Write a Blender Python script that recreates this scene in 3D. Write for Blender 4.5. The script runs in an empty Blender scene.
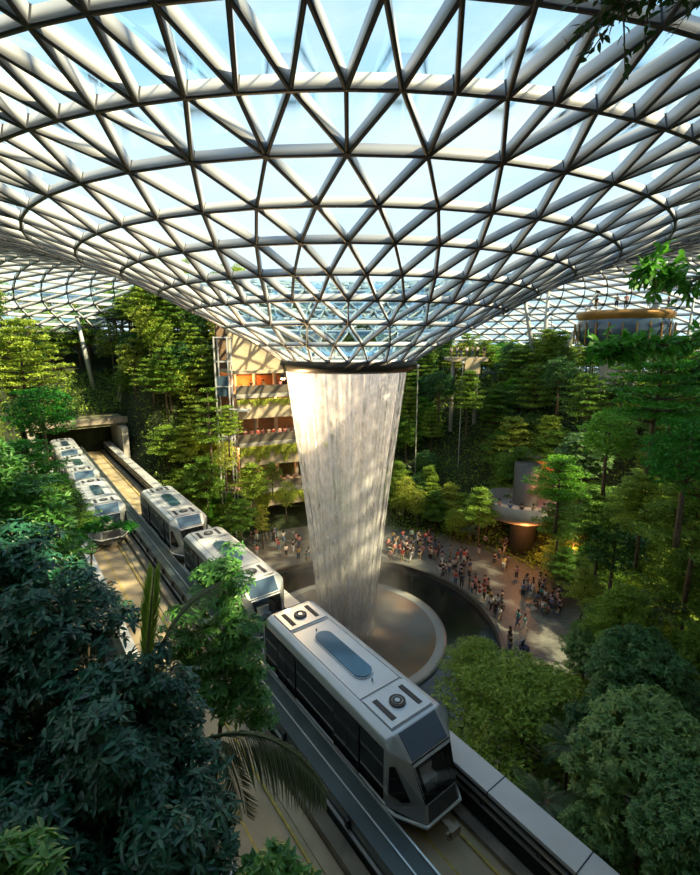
import bpy, bmesh, math, random
import numpy as np
from mathutils import Vector, Matrix
random.seed(7); rng = np.random.default_rng(11)
PI = math.pi
S = bpy.context.scene
col = S.collection
# ------------------------------------------------------------------ camera
F = 463.0; HZ = 345.0
PIT = math.atan((437.5-HZ)/F); CP, SP = math.cos(PIT), math.sin(PIT)
cd = bpy.data.cameras.new('camera'); cam = bpy.data.objects.new('camera', cd); col.objects.link(cam)
cd.sensor_fit = 'HORIZONTAL'; cd.sensor_width = 36; cd.lens = 36*F/700; cd.clip_end = 1000; cd.clip_start = .05
cam.location = (0, 0, 0); cam.rotation_euler = (PI/2-PIT, 0, 0); S.camera = cam
def at(px, py, Y):
    X = (px-350)/F; V = (437.5-py)/F
    d = np.array([X, CP+SP*V, -SP+CP*V]); return d*(Y/d[1])
AX, AY = -0.1, 37.3                     # axis of the oculus and the pool
GZ = -25.0
TH = .642
TO = np.array([-3.89, 19.65]); TT = np.array([-math.sin(TH), math.cos(TH)]); TN = np.array([math.cos(TH), math.sin(TH)])
DECK = -15.85
def trk(s, u, z=0.0):
    p = TO+TT*s+TN*u; return (p[0], p[1], z)
def su(x, y):
    d = np.array([x, y])-TO; return float(d@TT), float(d@TN)
# ------------------------------------------------------------------ materials
MATS = {}
def mat(name, color, rough=.6, metal=0., var=0., scale=4., bump=0., spec=.5, emit=0., emitc=None, coat=0.):
    if name in MATS: return MATS[name]
    m = bpy.data.materials.new(name); m.use_nodes = True; nt = m.node_tree; b = nt.nodes['Principled BSDF']
    b.inputs['Base Color'].default_value = (*color, 1); b.inputs['Roughness'].default_value = rough
    b.inputs['Metallic'].default_value = metal; b.inputs['Specular IOR Level'].default_value = spec
    b.inputs['Coat Weight'].default_value = coat
    if emit:
        b.inputs['Emission Color'].default_value = (*(emitc or color), 1); b.inputs['Emission Strength'].default_value = emit
    if var:
        tc = nt.nodes.new('ShaderNodeTexCoord'); n = nt.nodes.new('ShaderNodeTexNoise'); n.inputs['Scale'].default_value = scale
        n.inputs['Detail'].default_value = 6
        nt.links.new(tc.outputs['Object'], n.inputs['Vector'])
        r = nt.nodes.new('ShaderNodeValToRGB')
        r.color_ramp.elements[0].position = .3; r.color_ramp.elements[1].position = .7
        r.color_ramp.elements[0].color = (*[max(0, c*(1-var)) for c in color], 1)
        r.color_ramp.elements[1].color = (*[min(1, c*(1+var)) for c in color], 1)
        nt.links.new(n.outputs['Fac'], r.inputs['Fac']); nt.links.new(r.outputs['Color'], b.inputs['Base Color'])
        if bump:
            bp = nt.nodes.new('ShaderNodeBump'); bp.inputs['Strength'].default_value = bump
            nt.links.new(n.outputs['Fac'], bp.inputs['Height']); nt.links.new(bp.outputs['Normal'], b.inputs['Normal'])
    MATS[name] = m; return m
def leafmat(name, c1, c2, trans=.3, rough=.45, spec=.4, objvar=.35):
    m = bpy.data.materials.new(name); m.use_nodes = True; nt = m.node_tree; b = nt.nodes['Principled BSDF']
    g = nt.nodes.new('ShaderNodeNewGeometry'); oi = nt.nodes.new('ShaderNodeObjectInfo')
    mx = nt.nodes.new('ShaderNodeMix'); mx.data_type = 'RGBA'
    mx.inputs['A'].default_value = (*c1, 1); mx.inputs['B'].default_value = (*c2, 1)
    nt.links.new(g.outputs['Random Per Island'], mx.inputs['Factor'])
    mr = nt.nodes.new('ShaderNodeMapRange'); mr.inputs['To Min'].default_value = 1-objvar; mr.inputs['To Max'].default_value = 1+objvar
    nt.links.new(oi.outputs['Random'], mr.inputs['Value'])
    hs = nt.nodes.new('ShaderNodeHueSaturation'); nt.links.new(mx.outputs['Result'], hs.inputs['Color'])
    nt.links.new(mr.outputs['Result'], hs.inputs['Value'])
    mh = nt.nodes.new('ShaderNodeMapRange'); mh.inputs['To Min'].default_value = .525 if objvar else .49; mh.inputs['To Max'].default_value = .465 if objvar else .49
    nt.links.new(oi.outputs['Random'], mh.inputs['Value']); nt.links.new(mh.outputs['Result'], hs.inputs['Hue'])
    nt.links.new(hs.outputs['Color'], b.inputs['Base Color'])
    b.inputs['Roughness'].default_value = rough; b.inputs['Specular IOR Level'].default_value = spec
    tr = nt.nodes.new('ShaderNodeBsdfTranslucent'); nt.links.new(hs.outputs['Color'], tr.inputs['Color'])
    ms = nt.nodes.new('ShaderNodeMixShader'); ms.inputs[0].default_value = trans
    nt.links.new(b.outputs[0], ms.inputs[1]); nt.links.new(tr.outputs[0], ms.inputs[2])
    nt.links.new(ms.outputs[0], nt.nodes['Material Output'].inputs['Surface'])
    MATS[name] = m; return m
STEEL = mat('white painted steel', (.47, .49, .53), .45, 0, .05, .6)
FLANGE_SHADE = mat('flange underside shade', (.022, .026, .038), .5)  # underside shade of the roof beams put into a dark colour
GREYSTEEL = mat('grey steel column', (.42, .44, .43), .5, .2)
SILVER = mat('silver train paint', (.42, .45, .46), .3, .45, .03, 2., coat=.4)
ROOFP = mat('white grey train roof', (.58, .62, .67), .35, .15, .05, 1.2, coat=.3)
BLACKGL = mat('black train glass', (.012, .013, .015), .06, 0, spec=.6)
BLUEGL = mat('blue grey tinted panel', (.07, .12, .18), .12, .1, spec=.9)
DARKM = mat('dark metal', (.03, .032, .035), .5, .3)
GRILL = mat('dark roof grille', (.04, .045, .05), .7)
RUBBER = mat('black rubber', (.012, .012, .012), .9)
CONC = mat('tan concrete running deck', (.42, .34, .22), .85, 0, .22, .5, .15)
CONCG = mat('grey concrete', (.34, .33, .30), .85, 0, .2, .7, .15)
KERB = mat('brown stained concrete kerb', (.20, .17, .13), .9, 0, .35, 1.3, .2)
BEAMTOP = mat('dark green grey beam cover', (.055, .075, .075), .45, .2, .3, .8)
PARA = mat('pale parapet capping', (.50, .52, .54), .45, .1, .06, 1.)
YEL = mat('yellow line paint', (.48, .35, .08), .7, 0, .25, 5)
RAILM = mat('bright conductor rail', (.55, .55, .53), .3, .8)
BARK = mat('grey brown bark', (.13, .10, .07), .9, 0, .4, 5, .4)
STONE = None
SOIL = mat('dark planted soil', (.028, .042, .014), 1, 0, .5, .5, .4)
# ------------------------------------------------------------------ mesh helpers
def tag(o, label=None, cat=None, group=None, kind=None):
    if label: o['label'] = label
    if cat: o['category'] = cat
    if group: o['group'] = group
    if kind: o['kind'] = kind
    return o
def empty(name, loc=(0, 0, 0), rz=0., parent=None):
    o = bpy.data.objects.new(name, None); o.empty_display_size = .2; col.objects.link(o)
    o.location = loc; o.rotation_euler = (0, 0, rz); o.parent = parent; return o
def link(name, me, parent=None, loc=None):
    o = bpy.data.objects.new(name, me); col.objects.link(o); o.parent = parent
    if loc is not None: o.location = loc
    return o
class MB:
    def __init__(s): s.v = []; s.f = []; s.m = []
    def add(s, vs, fs, mi=0):
        n = len(s.v); s.v += [tuple(map(float, v)) for v in vs]
        for f in fs: s.f.append(tuple(n+i for i in f)); s.m.append(mi)
    def box(s, c, d, rz=0, mi=0, R=None):
        hx, hy, hz = d[0]/2, d[1]/2, d[2]/2; vs = []
        for z in (-hz, hz):
            for x, y in ((-hx, -hy), (hx, -hy), (hx, hy), (-hx, hy)):
                p = Vector((x, y, z))
                if R is not None: p = R @ p
                elif rz: p = Matrix.Rotation(rz, 3, 'Z') @ p
                vs.append((p.x+c[0], p.y+c[1], p.z+c[2]))
        s.add(vs, [(3, 2, 1, 0), (4, 5, 6, 7), (0, 1, 5, 4), (1, 2, 6, 5), (2, 3, 7, 6), (3, 0, 4, 7)], mi)
    def tube(s, pts, rad, seg=8, mi=0, cap=True):
        pts = [Vector(p) for p in pts]; n = len(pts)
        if not hasattr(rad, '__len__'): rad = [rad]*n
        rings = []; up = Vector((0, 0, 1))
        for i, p in enumerate(pts):
            d = (pts[min(i+1, n-1)]-pts[max(i-1, 0)]).normalized()
            a = d.cross(up if abs(d.z) < .95 else Vector((1, 0, 0))).normalized(); b = d.cross(a)
            rings.append([p+(a*math.cos(2*PI*k/seg)+b*math.sin(2*PI*k/seg))*rad[i] for k in range(seg)])
        vs = [v for r in rings for v in r]; fs = []
        for i in range(n-1):
            for k in range(seg):
                k2 = (k+1) % seg; fs.append((i*seg+k, i*seg+k2, (i+1)*seg+k2, (i+1)*seg+k))
        if cap: fs += [tuple(range(seg-1, -1, -1)), tuple((n-1)*seg+k for k in range(seg))]
        s.add(vs, fs, mi)
    def lathe(s, prof, c=(0, 0, 0), seg=48, mi=0, a0=0., a1=2*PI):
        full = abs(a1-a0-2*PI) < 1e-6; na = seg if full else seg+1; vs = []
        for k in range(na):
            a = a0+(a1-a0)*k/seg
            for r, z in prof: vs.append((c[0]+r*math.cos(a), c[1]+r*math.sin(a), c[2]+z))
        P = len(prof); fs = []
        for k in range(seg):
            k2 = (k+1) % na
            for i in range(P-1): fs.append((k*P+i, k2*P+i, k2*P+i+1, k*P+i+1))
        s.add(vs, fs, mi)
    def poly(s, pts, thick=None, mi=0):
        """a polygon; with thick, extruded against its normal"""
        n = len(pts)
        if thick is None: s.add(pts, [tuple(range(n))], mi); return
        P = [Vector(p) for p in pts]; nn = Vector((0, 0, 0))
        for i in range(n): nn += P[i].cross(P[(i+1) % n])
        nn.normalize(); Q = [p-nn*thick for p in P]
        s.add(P+Q, [tuple(range(n)), tuple(range(2*n-1, n-1, -1))]+[(i, n+i, n+(i+1) % n, (i+1) % n) for i in range(n)], mi)
    def extr(s, prof, s0, s1, n=1, mi=0):
        """closed (u,z) profile swept along the guideway"""
        P = len(prof); vs = []
        for k in range(n+1):
            ss = s0+(s1-s0)*k/n
            for u, z in prof: vs.append(trk(ss, u, z))
        fs = []
        for k in range(n):
            for i in range(P): fs.append((k*P+i, (k+1)*P+i, (k+1)*P+(i+1) % P, k*P+(i+1) % P))
        fs += [tuple(range(P)), tuple(n*P+i for i in range(P-1, -1, -1))]
        s.add(vs, fs, mi)
    def mesh(s, name, mats, smooth=False):
        me = bpy.data.meshes.new(name); me.from_pydata(s.v, [], s.f)
        for m in (mats if isinstance(mats, (list, tuple)) else [mats]): me.materials.append(m)
        me.polygons.foreach_set('material_index', s.m)
        if smooth: me.polygons.foreach_set('use_smooth', [True]*len(s.f))
        me.update(); return me
    def build(s, name, mats, parent=None, smooth=False, loc=None):
        return link(name, s.mesh(name, mats, smooth), parent, loc)
def fix(me):
    bm = bmesh.new(); bm.from_mesh(me); bmesh.ops.recalc_face_normals(bm, faces=bm.faces); bm.to_mesh(me); bm.free(); return me
def np_mesh(name, V, Fq, m):
    """V (n,3), Fq list of face index arrays, each (k, 3|4)"""
    me = bpy.data.meshes.new(name); me.vertices.add(len(V)); me.vertices.foreach_set('co', np.asarray(V, dtype=np.float32).ravel())
    loops = np.concatenate([f.ravel() for f in Fq]); tot = np.concatenate([np.full(len(f), f.shape[1]) for f in Fq])
    st = np.concatenate([[0], np.cumsum(tot)[:-1]])
    me.loops.add(len(loops)); me.loops.foreach_set('vertex_index', loops.astype(np.int32))
    me.polygons.add(len(tot)); me.polygons.foreach_set('loop_start', st.astype(np.int32))
    me.update(calc_edges=True); me.materials.append(m); return me
def unit(a): return a/np.maximum(np.linalg.norm(a, axis=1, keepdims=True), 1e-9)
def rdir(n): return unit(rng.normal(size=(n, 3)))
def leaves(name, B, D, N, L, W, m, fine=False):
    """leaf blades: base B, direction D, normal N (arrays), length L, width W"""
    n = len(B); D = unit(D); A = unit(np.cross(D, N)); N = np.cross(A, D)
    L = np.broadcast_to(L, (n,))[:, None]; W = np.broadcast_to(W, (n,))[:, None]
    if fine:   # (along, across, up)
        T = [(0, 0, 0), (.33, 0, -.02), (.7, 0, -.04), (1, 0, -.16), (.3, .42, .06), (.66, .36, .0), (.3, -.42, .06), (.66, -.36, .0)]
        q = [(1, 2, 5, 4), (1, 6, 7, 2)]; t = [(0, 1, 4), (0, 6, 1), (2, 3, 5), (2, 7, 3)]
    else:
        T = [(0, 0, 0), (.45, .5, .04), (1, 0, -.1), (.45, -.5, .04)]; q = []; t = [(0, 2, 1), (0, 3, 2)]
    V = np.stack([B+D*L*a+A*W*b+N*L*c for a, b, c in T], 1).reshape(-1, 3)
    k = len(T); base = (np.arange(n)*k)[:, None]; Fq = []
    if t: Fq.append((base[:, :, None]+np.array(t)[None]).reshape(-1, 3))
    if q: Fq.append((base[:, :, None]+np.array(q)[None]).reshape(-1, 4))
    return np_mesh(name, V, Fq, m)
def clump_leaves(C, R, per, L, W, upb=.9, fine=False, name='crown', m=None, whorl=1, shell=.55):
    """leaf clumps: centres C (k,3), radii R (k,3), per leaves in each clump"""
    k = len(C); nn = k*per//whorl
    idx = np.repeat(np.arange(k), per//whorl); nn = len(idx)
    d = rdir(nn); d[:, 2] = np.abs(d[:, 2])*.9-.15
    rr = (shell+(1-shell)*rng.random((nn, 1)))
    P = C[idx]+d*R[idx]*rr
    out = unit(d*R[idx][:, [0, 0, 2]]+1e-6)
    if whorl > 1:
        P = np.repeat(P, whorl, 0); out = np.repeat(out, whorl, 0); idx = np.repeat(idx, whorl)
        a = np.tile(np.arange(whorl)*2*PI/whorl, nn)+rng.random(len(P))*.7
        ax = unit(out*.6+np.array([0, 0, .8])); s1 = unit(np.cross(ax, np.array([.3, .9, .1]))); s2 = np.cross(ax, s1)
        D = s1*np.cos(a)[:, None]+s2*np.sin(a)[:, None]+ax*rng.uniform(-.35, .45, (len(P), 1))
        N = ax+rng.normal(size=(len(P), 3))*.2
    else:
        D = out*.6+rng.normal(size=(nn, 3))*.6; D[:, 2] *= .5
        N = np.array([0, 0, upb])+rng.normal(size=(nn, 3))*.45+out*.25
    n = len(P); l = L*rng.uniform(.65, 1.25, n)
    return leaves(name, P, D, N, l, l*W/L, m, fine)
# ------------------------------------------------------------------ world and sun
w = bpy.data.worlds.new('sky'); S.world = w; w.use_nodes = True; nt = w.node_tree; bg = nt.nodes['Background']
tc = nt.nodes.new('ShaderNodeTexCoord'); sep = nt.nodes.new('ShaderNodeSeparateXYZ'); nt.links.new(tc.outputs['Generated'], sep.inputs[0])
cr = nt.nodes.new('ShaderNodeValToRGB'); e = cr.color_ramp.elements
e[0].position = .0; e[0].color = (.62, .72, .78, 1); e[1].position = 1; e[1].color = (.16, .34, .60, 1)
for p, c in ((.10, (.66, .74, .79)), (.30, (.58, .71, .81)), (.42, (.36, .60, .78)), (.65, (.22, .45, .70))):
    x = cr.color_ramp.elements.new(p); x.color = (*c, 1)
nt.links.new(sep.outputs['Z'], cr.inputs[0])
nz = nt.nodes.new('ShaderNodeTexNoise'); nz.inputs['Scale'].default_value = 2.2; nz.inputs['Detail'].default_value = 7; nz.inputs['Roughness'].default_value = .55
mp = nt.nodes.new('ShaderNodeMapping'); mp.inputs['Scale'].default_value = (1, 1, 2.6); mp.inputs['Location'].default_value = (.4, .1, .3)
nt.links.new(tc.outputs['Generated'], mp.inputs[0]); nt.links.new(mp.outputs[0], nz.inputs['Vector'])
r2 = nt.nodes.new('ShaderNodeValToRGB'); r2.color_ramp.elements[0].position = .42; r2.color_ramp.elements[1].position = .66
nt.links.new(nz.outputs['Fac'], r2.inputs[0])
mm = nt.nodes.new('ShaderNodeMath'); mm.operation = 'MULTIPLY'; mm.inputs[1].default_value = .75; nt.links.new(r2.outputs[0], mm.inputs[0])
mx = nt.nodes.new('ShaderNodeMix'); mx.data_type = 'RGBA'; mx.inputs['B'].default_value = (.80, .80, .80, 1)
nt.links.new(mm.outputs[0], mx.inputs['Factor']); nt.links.new(cr.outputs[0], mx.inputs['A'])
nt.links.new(mx.outputs['Result'], bg.inputs['Color']); bg.inputs['Strength'].default_value = 1.0
SUNDIR = Vector((.78, -.42, .80)).normalized()   # towards the sun: low, behind the camera's right shoulder
sl = bpy.data.lights.new('sun', 'SUN'); so = bpy.data.objects.new('sun', sl); col.objects.link(so)
so.rotation_euler = SUNDIR.to_track_quat('Z', 'Y').to_euler(); sl.energy = 10.0; sl.color = (1.0, .74, .42); sl.angle = math.radians(1.2)
# ------------------------------------------------------------------ roof: gridshell with its funnel
PROF = [(5.23, -1.28, 24), (7.1, -.09, 24), (9.5, 1.15, 24), (11.75, 2.3, 48), (13.7, 3.33, 48), (15.85, 4.35, 48), (18.2, 5.2, 48), (20.6, 6.1, 48),
        (23.2, 6.75, 96), (25.8, 7.35, 96), (28.5, 7.9, 96), (31.4, 8.3, 96), (34.6, 8.5, 96), (38, 8.5, 96), (42, 8.3, 96), (46, 7.8, 96), (50, 7.0, 96),
        (54, 6.0, 96), (57, 5.1, 96), (59.5, 4.2, 96), (62, 3.0, 96), (64, 2.0, 96), (66, .8, 96), (68, -.6, 96), (70, -2.2, 96), (71.8, -4.0, 96), (73.5, -5.9, 96), (75, -8.2, 96), (76.2, -10.8, 96), (77.5, -15, 96)]
PH = [0, .5, 0, 0, .5, 0, .5, 0, 0]+[(.5 if i % 2 == 0 else 0) for i in range(len(PROF)-9)]
rings = []; V = []
for (r, z, N), ph in zip(PROF, PH):
    idx = []
    for k in range(N):
        a = -PI/2+2*PI*(k+ph)/N; idx.append(len(V)); V.append((AX+r*math.cos(a), AY+r*math.sin(a), z))
    rings.append(idx)
V = np.array(V)
tris = []; edges = {}
def edge(a, b): edges[(min(a, b), max(a, b))] = 1
for i, idx in enumerate(rings):
    N = len(idx)
    for k in range(N): edge(idx[k], idx[(k+1) % N])
    if i+1 < len(rings):
        o = rings[i+1]; M = len(o)
        if M == N:
            d = 0 if PH[i] < PH[i+1] else 1      # outer ring shifted half a step forwards or backwards
            for k in range(N):
                if PH[i] < PH[i+1]: a, b = o[(k-1) % N], o[k]          # inner k lies between outer k-1 and k
                else: a, b = o[k], o[(k+1) % N]
                tris.append((idx[k], a, b)); edge(idx[k], a); edge(idx[k], b)
                tris.append((idx[k], idx[(k+1) % N], b))
        else:
            for k in range(N):
                a, b, c = o[(2*k) % M], o[(2*k+1) % M], o[(2*k+2) % M]
                tris += [(idx[k], a, b), (idx[k], idx[(k+1) % N], b), (idx[(k+1) % N], b, c)]
                edge(idx[k], a); edge(idx[k], b); edge(idx[(k+1) % N], b)
# surface normals, pointing to the inside of the dome
nrm = np.zeros_like(V)
for t in tris:
    n = np.cross(V[t[1]]-V[t[0]], V[t[2]]-V[t[0]])
    rad = np.array([V[t[0]][0]-AX, V[t[0]][1]-AY, 0]); rad /= np.linalg.norm(rad)
    for q in t: nrm[q] += n if n[2] < 0 else -n
for i, idx in enumerate(rings):   # outer slopes keep pointing down / inwards
    pass
nrm = unit(nrm)
hr = np.hypot(V[:, 0]-AX, V[:, 1]-AY)[:, None]
V = V-nrm*np.where(hr < 10.5, .33, np.where(hr < 21, .43, .49))
Ein = np.array(list(edges.keys())); A = V[Ein[:, 0]]; B = V[Ein[:, 1]]; na = nrm[Ein[:, 0]]; nb = nrm[Ein[:, 1]]
D = unit(B-A); Sd = unit(np.cross(D, na+nb))
far = (np.hypot(A[:, 0]-AX, A[:, 1]-AY) > 21)[:, None]
inner = (np.hypot(A[:, 0]-AX, A[:, 1]-AY) < 10.5)[:, None]
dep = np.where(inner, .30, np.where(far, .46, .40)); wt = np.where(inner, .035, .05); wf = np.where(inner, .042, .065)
def beams(name, off0, off1, wd, m):
    vs = np.stack([A-Sd*wd+na*off0, A+Sd*wd+na*off0, A+Sd*wd+na*off1, A-Sd*wd+na*off1, B-Sd*wd+nb*off0, B+Sd*wd+nb*off0, B+Sd*wd+nb*off1, B-Sd*wd+nb*off1], 1).reshape(-1, 3)
    q = np.array([(0, 1, 5, 4), (1, 2, 6, 5), (2, 3, 7, 6), (3, 0, 4, 7)])
    f = ((np.arange(len(A))*8)[:, None, None]+q[None]).reshape(-1, 4)
    return np_mesh(name, vs, [f], m)
ceiling = link('ceiling', beams('steel_lattice', .02, dep, wt, STEEL)); tag(ceiling, 'white steel lattice of triangles forming the funnel shaped glass roof', 'roof', kind='structure')
link('shade_flange', beams('shade_flange', dep, dep+.035, wf, FLANGE_SHADE), ceiling)  # dark strip along each beam bottom, painting its shade
mb = MB()
for i in range(len(V)):
    r = math.hypot(V[i][0]-AX, V[i][1]-AY)
    if r > 60: continue
    d0 = .30 if r < 10.5 else .44; p = V[i]; n = nrm[i]
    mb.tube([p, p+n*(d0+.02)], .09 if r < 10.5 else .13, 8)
mb.build('node_joint', FLANGE_SHADE, ceiling)
# glass
gm = bpy.data.materials.new('roof glass'); gm.use_nodes = True; nt = gm.node_tree; nt.nodes.remove(nt.nodes['Principled BSDF'])
out = nt.nodes['Material Output']; tr = nt.nodes.new('ShaderNodeBsdfTransparent'); tr.inputs[0].default_value = (.80, .92, .95, 1)
gl = nt.nodes.new('ShaderNodeBsdfGlossy'); gl.inputs['Roughness'].default_value = .03; gl.inputs[0].default_value = (.62, .82, .92, 1)
lw_ = nt.nodes.new('ShaderNodeLayerWeight'); lw_.inputs['Blend'].default_value = .5
pw = nt.nodes.new('ShaderNodeMath'); pw.operation = 'POWER'; pw.inputs[1].default_value = 3.5; nt.links.new(lw_.outputs['Facing'], pw.inputs[0])
lw = nt.nodes.new('ShaderNodeMapRange'); lw.inputs['To Min'].default_value = .2; lw.inputs['To Max'].default_value = 1.0; nt.links.new(pw.outputs[0], lw.inputs['Value'])
ms = nt.nodes.new('ShaderNodeMixShader'); nt.links.new(lw.outputs[0], ms.inputs[0]); nt.links.new(tr.outputs[0], ms.inputs[1]); nt.links.new(gl.outputs[0], ms.inputs[2])
nt.links.new(ms.outputs[0], out.inputs['Surface'])
link('glazing', np_mesh('glazing', V, [np.array(tris)], gm), ceiling)
# oculus lip
mb = MB(); mb.lathe([(5.32, -1.15), (5.45, -1.45), (5.3, -1.85), (4.95, -2.0), (4.8, -1.9), (4.85, -1.2), (5.32, -1.15)], (AX, AY, 0), 96)
tag(mb.build('oculus_ring', mat('dark bronze ring', (.05, .045, .042), .4, .4), ceiling, True))
# ------------------------------------------------------------------ terrain
def ss(a, b, x):
    t = min(1, max(0, (x-a)/(b-a))); return t*t*(3-2*t)
def ground(x, y):
    dx, dy = x-AX, y-AY; r = math.hypot(dx, dy); a = math.atan2(dy, dx)
    s, u = su(x, y)
    z = GZ-.4
    lo, hi, top = 23, 46, -4.0
    rise = ss(lo, hi, r)
    if u < -5: lo = 17; rise = ss(lo, 42, r)
    top += 5.5*ss(-4, -16, x)
    if x > 5: top -= 1.5*ss(5, 12, x)
    z = z+(top-z)*rise
    z += .7*math.sin(x*.37+1)*math.cos(y*.31)*rise
    if 61 <= s < 85 and -9 < u < 8: z = min(z, -10.3+(s-61)*.45)
    if s < 61:  # valley under the guideway
        k = max(ss(-6.5, -10, u), ss(4.5, 8.5, u)) if u < 0 else ss(4.5, 9, u)
        lim = -18.5
        if z > lim: z = lim+(z-lim)*k
    else:
        if u > 0: pass
    return z
nr, na_ = 64, 160; vs = []; fs = []
for i in range(nr+1):
    r = 12.5+(92-12.5)*i/nr
    for k in range(na_):
        a = 2*PI*k/na_; x, y = AX+r*math.cos(a), AY+r*math.sin(a); vs.append((x, y, ground(x, y)))
for i in range(nr):
    for k in range(na_):
        k2 = (k+1) % na_; fs.append((i*na_+k, i*na_+k2, (i+1)*na_+k2, (i+1)*na_+k))
mb = MB(); mb.add(vs, fs); tag(mb.build('ground', SOIL, None, True), kind='structure')
# plaza
stone = bpy.data.materials.new('grey plaza paving'); stone.use_nodes = True; nt = stone.node_tree; b = nt.nodes['Principled BSDF']
tc = nt.nodes.new('ShaderNodeTexCoord'); br = nt.nodes.new('ShaderNodeTexBrick'); br.inputs['Scale'].default_value = 1.6
br.inputs['Color1'].default_value = (.21, .22, .20, 1); br.inputs['Color2'].default_value = (.13, .14, .13, 1); br.inputs['Mortar'].default_value = (.07, .07, .065, 1)
br.inputs['Mortar Size'].default_value = .02; nt.links.new(tc.outputs['Object'], br.inputs['Vector']); nt.links.new(br.outputs['Color'], b.inputs['Base Color'])
b.inputs['Roughness'].default_value = .5
mb = MB(); mb.lathe([(13.0, -.6), (13.0, 0), (13.4, 0), (18, 0), (27, 0), (27, -.6)], (AX, AY, GZ), 128)
tag(mb.build('floor', stone, None), kind='structure')
# pool: dark outer trough, stepped rim and the clear bowl the water drops into
pool = empty('pool', (AX, AY, GZ)); tag(pool, 'round dark pool with a pale inner bowl that the waterfall drops into', 'pool')
mb = MB(); mb.lathe([(13.35, 0.0), (13.35, .42), (13.0, .42), (12.95, -.35)], (0, 0, 0), 128); mb.build('pool_rim', mat('dark granite rim', (.07, .065, .06), .35), pool)
dw = bpy.data.materials.new('dark pool water'); dw.use_nodes = True; nt = dw.node_tree; b = nt.nodes['Principled BSDF']
b.inputs['Base Color'].default_value = (.010, .011, .012, 1); b.inputs['Roughness'].default_value = .12
n = nt.nodes.new('ShaderNodeTexNoise'); n.inputs['Scale'].default_value = 1.3; n.inputs['Detail'].default_value = 5
bp = nt.nodes.new('ShaderNodeBump'); bp.inputs['Strength'].default_value = .25; tc = nt.nodes.new('ShaderNodeTexCoord')
nt.links.new(tc.outputs['Object'], n.inputs['Vector']); nt.links.new(n.outputs['Fac'], bp.inputs['Height']); nt.links.new(bp.outputs[0], b.inputs['Normal'])
mb = MB(); mb.lathe([(13.0, -.12), (10, -.12), (8.55, -.10)], (0, 0, 0), 128); mb.build('dark_water', dw, pool, True)
mb = MB(); mb.lathe([(8.6, -.3), (8.6, .10), (8.3, .14), (7.7, .06)], (0, 0, 0), 128); mb.build('bowl_rim', mat('pale wet rim', (.26, .26, .25), .25), pool, True)
bw = bpy.data.materials.new('wet bowl'); bw.use_nodes = True; nt = bw.node_tree; b = nt.nodes['Principled BSDF']
tc = nt.nodes.new('ShaderNodeTexCoord'); n = nt.nodes.new('ShaderNodeTexNoise'); n.inputs['Scale'].default_value = .35; n.inputs['Detail'].default_value = 5
nt.links.new(tc.outputs['Object'], n.inputs['Vector']); r = nt.nodes.new('ShaderNodeValToRGB')
r.color_ramp.elements[0].position = .4; r.color_ramp.elements[0].color = (.13, .125, .11, 1)
r.color_ramp.elements[1].position = .75; r.color_ramp.elements[1].color = (.24, .13, .07, 1)  # orange patches put the reflected rainbow tinge into the bowl colour
nt.links.new(n.outputs['Fac'], r.inputs[0]); nt.links.new(r.outputs[0], b.inputs['Base Color'])
b.inputs['Roughness'].default_value = .22
n2 = nt.nodes.new('ShaderNodeTexNoise'); n2.inputs['Scale'].default_value = 5; bp = nt.nodes.new('ShaderNodeBump'); bp.inputs['Strength'].default_value = .3
nt.links.new(tc.outputs['Object'], n2.inputs['Vector']); nt.links.new(n2.outputs['Fac'], bp.inputs['Height']); nt.links.new(bp.outputs[0], b.inputs['Normal'])
mb = MB(); mb.lathe([(7.95, .08), (7.2, -.15), (6, -.45), (4, -.8), (2, -1.0), (.01, -1.05)], (0, 0, 0), 128); mb.build('bowl', bw, pool, True)
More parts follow.
